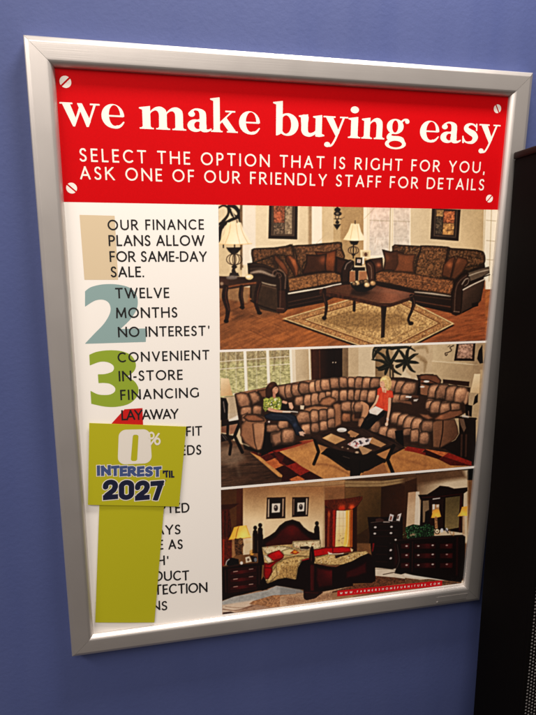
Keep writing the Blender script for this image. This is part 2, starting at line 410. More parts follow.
def g_s(x, y):
    c = catmull([(.62, .84), (.50, .95), (.34, .96), (.20, .86), (.20, .70), (.36, .58), (.54, .46), (.62, .28), (.52, .08), (.34, .035), (.18, .08), (.07, .26)], False, 5)
    n = len(c); r = np.interp(np.linspace(0, 1, n), [0, .15, .38, .5, .62, .85, 1], [.035, .045, .12, .15, .125, .045, .03])
    return un(sd_path(x, y, c, r), Q(x, y, (.61, 1.0), (.67, 1.0), (.69, .64), (.63, .64)), Q(x, y, (.03, .36), (.09, .36), (.13, 0), (.05, 0)))
GW = dict(w=1.62, y=1.12, e=.94, m=1.66, n=1.08, u=1.08, b=1.06, a=1.03, k=1.16, i=.50, g=1.10, s=.74)
GF = dict(w=g_w, y=g_y, e=g_e, m=g_m, n=g_n, u=g_u, b=g_b, a=g_a, k=g_k, i=g_i, g=g_g, s=g_s)
# measured left / right of each letter and a y near its baseline
HEAD = [('w', 60.2, 100.2, 115), ('e', 101.5, 124.2, 116), ('m', 139.3, 186, 118), ('a', 187.2, 211.6, 120), ('k', 210.9, 237.8, 121), ('e', 239.0, 259.9, 122),
        ('b', 273.4, 298.4, 124), ('u', 298.6, 324.6, 125), ('y', 323.2, 348.0, 126), ('i', 348.2, 360.6, 127), ('n', 361.6, 384.8, 128), ('g', 385.4, 409.0, 129),
        ('e', 420.0, 439.2, 131), ('a', 440.6, 461.4, 132), ('s', 461.8, 478.2, 133), ('y', 478.6, 499.8, 134)]
hbase = (P(73, 126.3)[1]+P(114, 127.3)[1]+P(300, 136.3)[1]+P(470, 144.2)[1]+P(361, 139)[1])/5 - .4
xh = hbase-(P(62, 102.7)[1]+P(490, 125.3)[1]+P(310, 114)[1])/3
def headline(U, V):
    F = np.full(U.shape, 1e9); y = (hbase-V)/xh
    for ch, a, b, py in HEAD:
        ua, ub = P(a, py)[0], P(b, py)[0]; s = GW[ch]/(ub-ua)
        i0 = np.searchsorted(U[0], ua-3); i1 = np.searchsorted(U[0], ub+3)
        x = (U[:, i0:i1]-ua)*s
        F[:, i0:i1] = np.minimum(F[:, i0:i1], GF[ch](x, y[:, i0:i1])*xh)
    return F
ho = print_shape('headline_lettering', headline, (P(60, 115)[0]-1, hbase-xh*1.7, P(500, 134)[0]+2, hbase+xh*.55), cream, header, lift=.12, step=.4)
ho['label'] = 'large white serif words: we make buying easy'
text_line('subheading_lettering', 'SELECT THE OPTION THAT IS RIGHT FOR YOU,', (79.7, 161.6), (484.6, 173.4), (148.0, 162.0), cream, header, .13, .35, 'white capitals: SELECT THE OPTION THAT IS RIGHT FOR YOU,')
text_line('subheading_lettering', 'ASK ONE OF OUR FRIENDLY STAFF FOR DETAILS', (80.3, 179.4), (483.8, 190.6), (166.2, 179.3), cream, header, .13, .35, 'white capitals: ASK ONE OF OUR FRIENDLY STAFF FOR DETAILS')
# the four white screw heads printed in the corners of the header
for (x, y, r, sl, lab) in ((65.4, 82.0, 5.4, -.75, 'printed screw head at the upper left'), (71.6, 188.2, 5.2, .72, 'printed screw head at the lower left'),
                      (497.4, 108.9, 4.6, 1.05, 'printed screw head at the upper right'), (489.4, 198.7, 4.4, -.85, 'printed screw head at the lower right')):
    c = P(x, y); R = r*1.14
    d = np.array([math.cos(sl), math.sin(sl)])
    fld = lambda U, V, c=c, R=R, d=d: np.maximum(np.hypot(U-c[0], V-c[1])-R, -(np.abs(-(U-c[0])*d[1]+(V-c[1])*d[0])-R*.15))
    o = print_shape('screw_head', fld, (c[0]-R, c[1]-R, c[0]+R, c[1]+R), cream, header, lift=.12, step=.3); o['label'] = lab

# ---- list
# ---- big numerals behind the list
def numeral(name, crop, s, pts, m, label, smooth=True, lift=.04):
    q = [P(crop[0]+x/s, crop[1]+y/s) for x, y in pts]
    q = catmull(q, True, 5) if smooth else np.array(q)
    u0, v0 = q.min(0); u1, v1 = q.max(0)
    o = print_shape(name, lambda U, V: sd_poly(U, V, q), (u0, v0, u1, v1), m, sheet, lift=lift, step=.6); o['label'] = label
    return o
def corners(seq, n=5):
    """points with hard corners: a run is smoothed between corners (a corner is a 3-tuple)"""
    idx = [i for i, p in enumerate(seq) if len(p) == 3]; seq2 = [p[:2] for p in seq]; out = []
    for a, b in zip(idx, idx[1:]+[idx[0]+len(seq)]):
        run = [seq2[k % len(seq)] for k in range(a, b+1)]
        out += list(catmull(run, False, n))[:-1] if len(run) > 2 else [run[0]]
    return out
tan = mat('tan_ink', tuple(lin((226, 204, 168))*.9), .55, spec=.3)
teal = mat('teal_ink', tuple(lin((150, 178, 176))*.85), .55, spec=.3)
green = mat('leaf_green_ink', tuple(lin((150, 172, 48))*.9), .55, spec=.3)
redn = mat('scarlet_ink', tuple(lin((208, 22, 20))*.9), .55, spec=.3)
numeral('numeral', (0, 0), 1, [(79.5, 214.9), (114.6, 215.8), (118.2, 279.9), (84.4, 279.9)], tan, 'tan block numeral one', False)
numeral('numeral', (75, 280), 3.697, corners([(37, 42, 1), (60, 26), (105, 16), (160, 17), (208, 32), (230, 64), (229, 105), (205, 145), (168, 181, 1), (262, 179, 1), (262, 229, 1), (36, 236, 1), (72, 198), (108, 160), (130, 120), (128, 90), (108, 74), (75, 76), (37, 99, 1)]), teal, 'grey teal numeral two', False)
numeral('numeral', (75, 340), 5.956, corners([(85, 88, 1), (130, 70), (200, 61), (275, 66), (335, 92), (362, 140), (352, 185), (305, 222, 1), (350, 242), (377, 285), (370, 335), (325, 378), (255, 397), (180, 397), (97, 380, 1), (92, 302, 1), (140, 324), (200, 326), (234, 310), (238, 284), (210, 262), (175, 256), (140, 257, 1), (136, 204, 1), (180, 202), (224, 186), (230, 156), (200, 134), (150, 130), (88, 152, 1)]), green, 'leaf green numeral three', False)
numeral('numeral', (75, 340), 5.956, [(295, 412), (402, 405), (408, 560), (170, 560), (222, 492)], redn, 'red tip of the numeral four above the promotional card', False)
black = mat('black_ink', (.012, .011, .011), .5, spec=.3)
LINES = [('OUR FINANCE', (107.8, 230.4), (204.0, 229.6), (219.0, 219.8)), ('PLANS ALLOW', (108.8, 246.2), (204.6, 245.9), (234.8, 235.3)),
         ('FOR SAME-DAY', (109.8, 262.0), (206.9, 261.8), (250.9, 251.4)), ('SALE.', (110.8, 277.4), (144.2, 277.2), (266.4, 266.5)),
         ('TWELVE', (115.5, 298.5), (169.4, 298.0), (287.8, 287.6)), ('MONTHS', (116.2, 318.3), (177.6, 317.6), (307.5, 307.2)),
         ('NO INTEREST*', (118.2, 337.4), (210.4, 335.7), (326.8, 325.6)), ('CONVENIENT', (117.8, 362.6), (209.4, 359.6), (352.4, 349.8)),
         ('IN-STORE', (118.9, 381.4), (182.8, 379.8), (371.0, 369.5)), ('FINANCING', (120.5, 400.2), (199.0, 397.5), (389.8, 387.4)),
         ('LAYAWAY', (121.6, 420.4), (178.6, 418.8), (410.3, 408.4)), ('EFIT', (179.0, 436.4), (202.3, 435.6), (426.8, 425.8)),
         ('EDS', (181.5, 455.4), (201.5, 454.6), (445.4, 444.6)), ('PTED', (155.0, 514.0), (189.6, 512.9), (504.0, 503.0)),
         ('AYS', (159.6, 534.8), (180.8, 534.0), (525.0, 524.2)), ('E AS', (156.5, 550.0), (183.0, 549.2), (540.2, 539.4)),
         ('H*', (158.8, 565.6), (169.6, 565.4), (555.9, 555.6)), ('DUCT', (154.6, 581.4), (189.3, 580.5), (571.4, 570.5)),
         ('TECTION', (154.6, 595.0), (207.6, 592.4), (585.0, 582.3)), ('NS', (156.2, 610.3), (167.6, 609.9), (601.0, 600.5))]
for s, a, b, tp in LINES:
    text_line('list_lettering', s, a, b, tp, black, sheet, .15, .33, free=s in ('EFIT', 'PTED', 'EDS', 'AYS', 'E AS', 'H*', 'NS'), narrow=.9 if s in ('DUCT', 'TECTION', 'E AS', 'EDS', 'PTED') else 1.0, label='black capitals: '+s if s not in ('EFIT', 'PTED', 'EDS', 'AYS', 'E AS', 'H*', 'DUCT', 'TECTION', 'NS') else 'black capitals partly behind the green strip: '+s)

# ================================================================== promotional card and green strip
def quad_on(z, corners_):
    return [P(x, y, z) for x, y in corners_]
CARD_Z = 5.6
lime = paper_noise(mat('lime_card', (.45, .42, .010), .5, spec=.3), .015, 900, .02)
def sheet_object(name, pts, z0, bulge, m, thick=.35, nx=14, ny=14):
    """thin card from 4 corners (TL, TR, BR, BL) in mm with a slight bow"""
    V = []; F = []
    for side in (0, 1):
        for j in range(ny+1):
            for i in range(nx+1):
                a, b = i/nx, j/ny
                u = (1-a)*(1-b)*pts[0][0]+a*(1-b)*pts[1][0]+a*b*pts[2][0]+(1-a)*b*pts[3][0]
                v = (1-a)*(1-b)*pts[0][1]+a*(1-b)*pts[1][1]+a*b*pts[2][1]+(1-a)*b*pts[3][1]
                V.append(wp(u, v, z0-bulge(a, b)+side*thick))
    N = (nx+1)*(ny+1); id_ = lambda s, i, j: s*N+j*(nx+1)+i
    for j in range(ny):
        for i in range(nx):
            F.append((id_(0, i, j+1), id_(0, i+1, j+1), id_(0, i+1, j), id_(0, i, j)))
            F.append((id_(1, i, j), id_(1, i+1, j), id_(1, i+1, j+1), id_(1, i, j+1)))
    for i in range(nx):
        F.append((id_(0, i, 0), id_(0, i+1, 0), id_(1, i+1, 0), id_(1, i, 0))); F.append((id_(0, i+1, ny), id_(0, i, ny), id_(1, i, ny), id_(1, i+1, ny)))
    for j in range(ny):
        F.append((id_(0, 0, j+1), id_(0, 0, j), id_(1, 0, j), id_(1, 0, j+1))); F.append((id_(0, nx, j), id_(0, nx, j+1), id_(1, nx, j+1), id_(1, nx, j)))
    o = link(name, V, F, m)
    for p in o.data.polygons: p.use_smooth = True
    e = o.modifiers.new('split', 'EDGE_SPLIT'); e.split_angle = math.radians(40)
    return o
strip = sheet_object('paper_strip', quad_on(6.9, [(99.6, 497), (164.8, 497), (154.4, 622.3), (95.2, 622.3)]), 7.0, lambda a, b: .25*math.sin(a*math.pi)+.25*b, lime)
tag(strip, 'long plain lime green paper strip hanging below the promotional card', 'paper strip')
cpts = quad_on(CARD_Z, [(89.2, 423.0), (186.2, 426.6), (179.0, 506.5), (87.9, 504.8)])
card = sheet_object('promo_card', cpts, CARD_Z, lambda a, b: 0, lime, thick=.5)
tag(card, 'lime green card printed 0% interest til 2027, stuck over the price list', 'card')
navy = mat('navy_ink', tuple(lin((24, 28, 52))), .45, spec=.3); slate = mat('slate_blue_ink', tuple(lin((66, 84, 134))*.9), .45, spec=.3)
cwhite = mat('card_white_ink', (.78, .72, .64), .5, spec=.3)
def cpl(u, v, lift): return wp(u, v, CARD_Z-lift)
# card measurements are taken in a 4.873x crop that starts at (80, 415)
def cP(x, y): return P(80+x/4.873, 415+y/4.873, CARD_Z)
def card_word(name, text, a, b, top, wt, fill, outline, lab, narrow=1.0, step=.3, lift=.12, slant=0.0):
    A, Bq = cP(*a), cP(*b); T = cP(a[0], top); cap = A[1]-T[1]; sl = (Bq[1]-A[1])/(Bq[0]-A[0])
    fn = lambda U, V: line_field(U, V, text, A[0], Bq[0], A[1], cap, cap*wt, narrow, sl, adv=HEAVY, slant=slant)
    box = (A[0]-2, min(A[1], Bq[1])-cap-2, Bq[0]+4, max(A[1], Bq[1])+2)
    if outline: print_shape('outline', lambda U, V: fn(U, V)-outline, box, cwhite, card, step=step, plane=lambda u, v, l: cpl(u, v, lift-.05))
    o = print_shape(name, fn, box, fill, card, step=step, plane=lambda u, v, l: cpl(u, v, lift)); o['label'] = lab
    return o
def cpoly(name, pts, m, lab, lift=.12):
    q = np.array([cP(x, y) for x, y in pts]); u0, v0 = q.min(0); u1, v1 = q.max(0)
    o = print_shape(name, lambda U, V: sd_poly(U, V, q), (u0, v0, u1, v1), m, card, step=.35, plane=lambda u, v, l: cpl(u, v, lift)); o['label'] = lab
# the big zero: heavy rounded outline with a slot counter
def rq(U, V, pts, r):
    q = np.array([cP(x, y) for x, y in pts]); return sd_poly(U, V, q)-r
def zero(U, V):
    o = rq(U, V, [(226, 106), (306, 104), (312, 202), (222, 206)], 9.5)
    i = rq(U, V, [(268, 106), (274, 106), (268, 214), (259, 214)], 2.8)
    return np.maximum(o, -i)
za, zb = cP(180, 62), cP(356, 244)
o = print_shape('zero_numeral', zero, (za[0], za[1], zb[0], zb[1]), cwhite, card, step=.35, plane=lambda u, v, l: cpl(u, v, .07)); o['label'] = 'heavy white zero'
pw = 1.15
def percent(U, V):
    a, b = cP(348, 100), cP(377, 128); s0, s1 = cP(386, 88), cP(342, 146)
    r = lambda c: np.abs(np.hypot((U-c[0])/.78, V-c[1])-3.9)-1.35
    return un(r(a), r(b), sd_bar(U, V, s0, s1, 1.15))
pa, pb = cP(328, 76), cP(398, 156)
o = print_shape('percent_sign', percent, (pa[0], pa[1], pb[0], pb[1]), cwhite, card, step=.25, plane=lambda u, v, l: cpl(u, v, .16)); o['label'] = 'white percent sign'
card_word('interest_lettering', 'INTEREST', (80, 297), (397, 303), 246, .28, slate, .85, 'slate blue letters outlined in white: INTEREST', 1.30, slant=.04)
card_word('til_lettering', "'TIL", (404, 305), (460, 306), 270, .22, navy, 0, "small navy letters: 'TIL", .86)
card_word('year_lettering', '2027', (112, 415), (408, 420), 317, .25, navy, 1.1, 'large navy year outlined in white: 2027', 1.03, slant=.04)
card_word('asterisk', '*', (414, 338), (430, 338), 316, .14, navy, 0, 'small asterisk after the year', 1.0)

# ================================================================== web address banner
web_m = mat('banner_red', (.60, .004, .008), .6, spec=.1)
b0, b1 = P(337.6, 593.4), P(441.8, 583.0)
def banner(U, V): return sd_bar(U, V, b0, b1, 4.3)-.5
WEB_ON = True
# ================================================================== the three photographs printed on the poster
_T = np.random.default_rng(11).random((256, 256))
def vnoise(x, y, s, seed=0):
    x = x/s+seed*17.3; y = y/s+seed*9.1
    i = np.floor(x).astype(int); j = np.floor(y).astype(int); fx = x-i; fy = y-j
    fx = fx*fx*(3-2*fx); fy = fy*fy*(3-2*fy)
    g = lambda a, b: _T[a & 255, b & 255]
    return (g(i, j)*(1-fx)+g(i+1, j)*fx)*(1-fy)+(g(i, j+1)*(1-fx)+g(i+1, j+1)*fx)*fy
class Art:
    def __init__(s, u0, v0, u1, v1, step=.62):
        nu = int(round((u1-u0)/step)); nv = int(round((v1-v0)/step))
        s.U, s.V = np.meshgrid(np.linspace(u0, u1, nu+1), np.linspace(v0, v1, nv+1))
        s.X, s.Y = photo_xy(s.U, s.V); s.img = np.zeros(s.X.shape+(3,)); s.at(0, 0, 1)
    def at(s, ox, oy, k): s.o = (ox, oy, k); return s
    def T(s, pts): return np.array([(s.o[0]+p[0]/s.o[2], s.o[1]+p[1]/s.o[2]) for p in pts], float)
    def _win(s, q, pad):
        m = (s.X > q[:, 0].min()-pad) & (s.X < q[:, 0].max()+pad) & (s.Y > q[:, 1].min()-pad) & (s.Y < q[:, 1].max()+pad)
        r = np.flatnonzero(m.any(1)); c = np.flatnonzero(m.any(0))
        if len(r) == 0: return None
        return (slice(r[0], r[-1]+1), slice(c[0], c[-1]+1))
    def _put(s, w, sd, col, a, soft, puff, tex, lit):
        X, Y = s.X[w], s.Y[w]
        m = np.clip(.5-sd/(2*soft), 0, 1)*a
        if isinstance(col[0], (tuple, list)):
            (x0, y0, c0), (x1, y1, c1) = col; p0, p1 = s.T([(x0, y0), (x1, y1)]); d = p1-p0
            t = np.clip(((X-p0[0])*d[0]+(Y-p0[1])*d[1])/(d@d), 0, 1)[..., None]
            c = np.array(c0, float)*(1-t)+np.array(c1, float)*t
        else: c = np.broadcast_to(np.array(col, float), X.shape+(3,)).copy()
        if puff:
            lo, hi, r = puff; t = np.clip(-sd/r, 0, 1); t = t*t*(3-2*t); c = c*(lo+(hi-lo)*t)[..., None]
        if lit:      # (x, y, radius, gain) a soft bright spot
            for lx, ly, lr, lg in lit:
                p = s.T([(lx, ly)])[0]; rr = lr/s.o[2]
                c = c*(1+lg*np.exp(-((X-p[0])**2+(Y-p[1])**2)/rr**2))[..., None]
        if tex:
            amp, sc = tex[:2]; sx = tex[2] if len(tex) > 2 else 1.0; an = tex[3] if len(tex) > 3 else 0.0
            ca, sa = math.cos(an), math.sin(an); xx = (X*ca+Y*sa)/sx; yy = -X*sa+Y*ca
            n = .6*vnoise(xx, yy, sc, 1)+.4*vnoise(xx, yy, sc*.45, 2)
            c = c*(1+amp*(n-.5)*2)[..., None]
        s.img[w] = s.img[w]*(1-m[..., None])+c*m[..., None]
    def poly(s, pts, col, a=1, soft=.38, sm=False, puff=None, tex=None, lit=None):
        q = s.T(pts); q = catmull(q, True, 5) if sm else q; w = s._win(q, 2+soft*2)
        if w: s._put(w, sd_poly(s.X[w], s.Y[w], q), col, a, soft, puff, tex, lit)
    def line(s, pts, wd, col, a=1, soft=.38, sm=True, tex=None, lit=None):
        q = s.T(pts); k = s.o[2]
        wd = np.atleast_1d(np.array(wd, float))/k/2
        if sm and len(q) > 2:
            n0 = len(q); q = catmull(q, False, 5)
            if len(wd) > 1: wd = np.interp(np.linspace(0, n0-1, len(q)), range(n0), wd)
        w = s._win(q, wd.max()+2+soft*2)
        if w: s._put(w, sd_path(s.X[w], s.Y[w], q, wd if len(wd) > 1 else wd[0]), col, a, soft, None, tex, lit)
    def ell(s, cx, cy, rx, ry, col, a=1, soft=.38, rot=0, puff=None, tex=None, lit=None):
        c = s.T([(cx, cy)])[0]; k = s.o[2]; r = max(rx, ry)/k
        w = s._win(np.array([[c[0]-r, c[1]-r], [c[0]+r, c[1]+r]]), 2+soft*2)
        if w: s._put(w, sd_ell(s.X[w], s.Y[w], c[0], c[1], rx/k, ry/k, rot), col, a, soft, puff, tex, lit)
    def dots(s, pts, n, cols, r0, r1, seed=0, a=.9, flat=1.0):
        """a scatter of small irregular dabs inside a polygon"""
        g = random.Random(seed); q = np.array(pts, float); x0, y0 = q.min(0); x1, y1 = q.max(0)
        while n > 0:
            x, y = g.uniform(x0, x1), g.uniform(y0, y1); n -= 1
            if sd_poly(np.array([x]), np.array([y]), q)[0] < 0:
                r = g.uniform(r0, r1); s.ell(x, y, r, r*g.uniform(.4, 1)*flat, g.choice(cols), a, .3, g.uniform(0, 3))
    def finish(s, name, m, parent, label, lift=.05, gain=.83, sat=.82, gam=1.0, con=.24, usm=.45):
        nv, nu = s.X.shape; n = nu*nv
        b = np.pad(s.img, ((1, 1), (1, 1), (0, 0)), 'edge')      # the press softens every edge a little
        b = (b[:-2, 1:-1]+b[2:, 1:-1]+b[1:-1, :-2]+b[1:-1, 2:]+3*b[1:-1, 1:-1])/7
        k = 5; q = np.pad(b, ((k, k), (k, k), (0, 0)), 'edge').cumsum(0).cumsum(1); q = np.pad(q, ((1, 0), (1, 0), (0, 0)))
        n_ = 2*k+1; q = (q[n_:, n_:]-q[:-n_, n_:]-q[n_:, :-n_]+q[:-n_, :-n_])/n_**2
        b = np.clip(b+usm*(b-q), 0, 255)                         # crisp local contrast, as catalogue prints have
        X, Y = s.X, s.Y
        g_ = .08*(np.random.default_rng(3).random(X.shape)-.5)+.15*(vnoise(X, Y, 1.1, 5)-.5)+.10*(vnoise(X, Y, 3.1, 6)-.5)+.08*(vnoise(X, Y, 9.0, 7)-.5)
        lv = b.mean(-1)/255; grain = 1+g_*np.clip(1.35-1.35*lv, .12, 1)
        c = np.clip(b*grain[..., None], 0, 255)/255
        c = 255*np.clip(c+con*(c-.42)*(1-np.abs(2*c-1)**1.5), 0, 1)
        lum = (c@np.array([.3, .59, .11]))[..., None]; c = np.clip(lum+(c-lum)*sat, 0, 255); c = 255*(c/255)**gam
        L = np.minimum(lin(c)*np.array(PAPER)*1.10, .92)
        co = np.empty((n, 3), np.float32); co[:, 0] = (s.U/1000).ravel(); co[:, 1] = (SHEET_Z-lift)/1000; co[:, 2] = (TOPZ-s.V/1000).ravel()
        idx = np.arange(n).reshape(nv, nu)
        f = np.stack([idx[1:, :-1], idx[1:, 1:], idx[:-1, 1:], idx[:-1, :-1]], -1).reshape(-1, 4).astype(np.int32)
        me = bpy.data.meshes.new(name); me.vertices.add(n); me.vertices.foreach_set('co', co.ravel())
        me.loops.add(f.size); me.loops.foreach_set('vertex_index', f.ravel())
        me.polygons.add(len(f)); me.polygons.foreach_set('loop_start', np.arange(0, f.size, 4, dtype=np.int32))
        me.update(); me.validate()
        at = me.color_attributes.new('ink', 'FLOAT_COLOR', 'POINT')
        at.data.foreach_set('color', np.concatenate([L.reshape(-1, 3), np.ones((n, 1))], 1).astype(np.float32).ravel())
        o = bpy.data.objects.new(name, me); COL.objects.link(o); me.materials.append(m); o.parent = parent
        o.matrix_parent_inverse = parent.matrix_world.inverted(); o['label'] = label
        return o
pic_m = mat('printed_photo_ink', (.5, .5, .5), .42, spec=.3)
_vc = nd(pic_m, 'ShaderNodeVertexColor'); _vc.layer_name = 'ink'
pic_m.node_tree.links.new(_vc.outputs['Color'], pic_m.node_tree.nodes['Principled BSDF'].inputs['Base Color'])

# ------------------------------------------------------------------ living room with two brown sofas
def living_room():
    A = Art(205.6, hb+.05, 581.5, 347.6)
    D1, D2 = (36, 20, 13), (58, 32, 20)
    A.at(215, 200, 3.697)
    # walls
    A.poly([(-20, -20), (1100, -20), (1100, 420), (-20, 420)], ((100, 0, (224, 203, 166)), (540, 0, (206, 180, 140))), soft=.5)
    A.poly([(0, 10), (100, 10), (100, 330), (0, 330)], (206, 180, 138))
    A.poly([(95, 10), (104, 10), (104, 250), (95, 250)], (120, 92, 62), soft=.8)
    A.poly([(102, 10), (150, 10), (150, 240), (102, 240)], (228, 216, 196), soft=.8)
    A.poly([(345, 15), (360, 15), (360, 190), (345, 190)], (160, 132, 98), soft=1.0)
    A.poly([(358, 15), (396, 15), (396, 190), (358, 190)], (236, 224, 202), soft=.6)
    A.poly([(396, 15), (448, 15), (448, 215), (396, 215)], (203, 176, 134), soft=.6)
    A.poly([(446, 15), (474, 15), (474, 220), (446, 220)], (232, 216, 188), soft=.6)
    A.poly([(474, 15), (560, 15), (560, 240), (474, 240)], (180, 148, 104), soft=.6)
    A.line([(375, 160), (420, 120)], 2, (190, 165, 130), .7)
    A.line([(460, 210), (492, 175)], 2, (110, 85, 60), .8)
    A.at(350, 200, 3.697)
    A.poly([(-60, 10), (60, 10), (60, 240), (-60, 240)], (168, 134, 90), soft=.6)
    A.poly([(-60, 10), (-35, 10), (-35, 240), (-60, 240)], (186, 156, 112), soft=1)
    # window with two sashes
    A.poly([(50, 12), (226, 12), (226, 215), (50, 215)], (238, 224, 198))
    A.poly([(74, 16), (147, 16), (141, 205), (72, 205)], ((0, 20, (222, 190, 172)), (0, 190, (210, 200, 186))), tex=(.13, 3.2, 1, .4))
    A.poly([(162, 16), (222, 16), (218, 180), (160, 185)], ((0, 20, (212, 190, 172)), (0, 190, (206, 196, 180))), tex=(.12, 3.2, 1, -.5))
    for x in (66, 72): A.line([(x, 16), (x-3, 205)], 2, (190, 166, 128), .6)
    A.line([(150, 16), (146, 200)], 5, (170, 150, 120), .8); A.line([(158, 16), (155, 190)], 4, (214, 194, 160))
    A.line([(74, 75), (146, 78)], 3, (176, 160, 138)); A.line([(162, 78), (220, 80)], 3, (176, 160, 138))
    A.line([(72, 140), (142, 142)], 2, (222, 212, 196), .8); A.line([(162, 140), (219, 142)], 2, (222, 212, 196), .8)
    rr = random.Random(5)
    for k in range(26):
        x = rr.choice([rr.uniform(76, 140), rr.uniform(165, 215)]); y = rr.uniform(25, 180)
        A.line([(x, y), (x+rr.uniform(-8, 8), y+rr.uniform(10, 35))], rr.uniform(1, 2.2), rr.choice([(170, 140, 120), (235, 225, 215), (196, 160, 140)]), .45)
    A.line([(52, 70), (90, 30)], 1.5, (160, 130, 95), .6)
    A.poly([(224, 12), (500, 12), (500, 240), (224, 200)], ((230, 0, (204, 182, 146)), (500, 0, (176, 148, 108))), soft=.6, lit=[(400, 170, 80, .12)])
    A.poly([(496, 12), (560, 12), (560, 500), (484, 500)], (232, 220, 196), soft=.5)
    for y in (75, 150, 220): A.line([(504, y), (540, y+3)], 2, (150, 130, 100), .8)
    A.line([(501, 12), (492, 250)], 4, (190, 168, 130), .8); A.line([(524, 12), (514, 300)], 3, (170, 148, 112), .7)
    # floor
    A.at(215, 200, 3.697)
    A.poly([(-20, 318), (300, 330), (1100, 330), (1100, 600), (-20, 600)], ((60, 340, (128, 78, 42)), (260, 560, (158, 88, 38))), tex=(.20, 2.2, 7, -.42))
    A.poly([(0, 318), (130, 325), (120, 380), (0, 360)], (150, 112, 74), .8, 1.2)
    A.poly([(60, 405), (250, 400), (240, 425), (80, 440)], (70, 42, 24), .45, 2.5)
    for k in range(34):
        x = rr.uniform(10, 260); y = rr.uniform(400, 550); L = rr.uniform(25, 80)
        A.line([(x, y), (x+L, y+L*.42)], rr.uniform(1, 2), rr.choice([(100, 54, 24), (186, 112, 54), (92, 48, 22)]), .45)
    A.poly([(125, 410), (190, 395), (230, 415), (170, 430)], (190, 130, 80), .25, 3)
    A.at(350, 200, 3.697)
    A.poly([(250, 400), (500, 300), (500, 540), (240, 540)], ((260, 400, (150, 84, 44)), (470, 520, (140, 70, 32))), soft=1, tex=(.20, 2.2, 7, -.2))
    for k in range(22):
        x = rr.uniform(300, 470); y = rr.uniform(430, 530)
        A.line([(x, y), (x+rr.uniform(20, 60), y-rr.uniform(2, 12))], rr.uniform(1, 2), rr.choice([(100, 50, 22), (182, 106, 56)]), .5)
    # ---- wrought iron mirror frame and the left lamp
    A.at(215, 200, 7.147)
    A.poly([(15, 30), (185, 30), (185, 150), (100, 210), (20, 290)], (214, 190, 150), soft=.4)
    for p, wd in (([(25, 290), (40, 200), (100, 150), (160, 120), (185, 60)], [30, 34, 20, 24, 10]), ([(20, 60), (60, 40), (100, 60), (130, 110), (175, 130)], [8, 14, 18, 26, 18]),
                  ([(20, 180), (60, 150), (95, 100), (90, 50)], [12, 22, 16, 10]), ([(100, 40), (140, 50), (170, 90), (178, 150)], [22, 30, 26, 18]), ([(20, 250), (30, 215), (60, 195)], [26, 20, 10])):
        A.line(p, wd, (26, 20, 18))
    for p in ([(45, 70), (50, 110), (40, 150)], [(75, 60), (70, 95)], [(120, 75), (140, 120)]): A.line(p, 7, (214, 196, 160), .9)
    A.line([(20, 45), (24, 300)], 6, (50, 42, 36), .8)
    A.poly([(178, 30), (192, 30), (192, 500), (180, 500)], (112, 88, 60), .9)
    # shade: bell shape with ribs
    sh = [(88, 162), (150, 158), (186, 164), (205, 220), (262, 312), (200, 316), (100, 318), (24, 314), (68, 240)]
    A.poly(sh, ((60, 160, (244, 206, 150)), (200, 200, (240, 222, 188))), sm=False, lit=[(120, 290, 90, .10), (40, 300, 40, -.1)])
    for p in ([(112, 165), (100, 240), (72, 312)], [(150, 165), (160, 240), (178, 312)], [(180, 170), (200, 240), (236, 310)]): A.line(p, 3, (196, 150, 96), .8)
    A.line([(24, 314), (100, 320), (180, 318), (262, 312)], 6, (226, 178, 118), .8)
    A.line([(156, 145), (158, 160)], 10, (120, 100, 80))
    for cx in (60, 140): A.line([(cx, 322), (cx, 340)], 8, (40, 28, 22))
    A.poly([(80, 340), (190, 338), (185, 352), (160, 380), (120, 390), (95, 365)], (34, 24, 20), tex=(.3, 1.2))
    A.line([(138, 385), (140, 480)], 8, (40, 28, 24))
    for rx in (56, 36, 12): 
        A.line(arc(138, 425, rx, 40, 0, 360, 20), 5, (52, 38, 30), .95, sm=False)
    A.ell(138, 478, 20, 12, (36, 26, 22)); A.line([(138, 480), (132, 505), (140, 530)], [16, 26, 34], (44, 32, 28)); A.poly([(108, 520), (165, 520), (175, 545), (100, 545)], (50, 38, 34))
    # ---- pictures on the wall
    def picture(fr, inner, cols, mats):
        A.poly(fr, (38, 22, 16)); A.poly(inner, mats)
        for pts, c, tx in cols: A.poly(pts, c, tex=tx, soft=.5)
    A.at(215, 200, 3.697)
    picture([(200, 18), (306, 18), (304, 146), (197, 143)], [(211, 22), (294, 22), (292, 132), (209, 130)],
            [([(217, 22), (258, 22), (256, 84), (217, 84)], (142, 78, 50), (.5, 1.6)), ([(226, 45), (248, 45), (246, 72), (236, 80), (228, 70)], (176, 88, 54), (.4, 1.6)),
             ([(217, 86), (256, 86), (254, 126), (217, 126)], (92, 74, 58), (.8, 1.1)), ([(260, 22), (286, 22), (284, 126), (258, 126)], (140, 118, 92), (.4, 1.6))], (70, 52, 40))
    for p in ([(211, 22), (209, 130), (292, 132), (294, 22)],): A.line(p, 1.6, (120, 96, 70), .7, sm=False)
    A.at(350, 200, 3.697)
    picture([(303, 30), (409, 36), (401, 152), (297, 144)], [(316, 34), (396, 38), (390, 138), (311, 132)],
            [([(320, 36), (346, 38), (343, 62), (319, 60)], (150, 112, 66), (.4, 1.4)), ([(319, 62), (343, 64), (340, 126), (316, 124)], (72, 58, 44), (.9, 1.3)),
             ([(347, 40), (388, 42), (385, 86), (345, 84)], (156, 84, 46), (.6, 1.6)), ([(345, 86), (385, 88), (382, 130), (342, 128)], (176, 122, 66), (.5, 1.8))], (46, 32, 26))
    A.line([(316, 34), (311, 132), (390, 138), (396, 38)], 1.6, (130, 104, 76), .7, sm=False)
    # ---- wall lantern
    A.at(285, 200, 7.147)
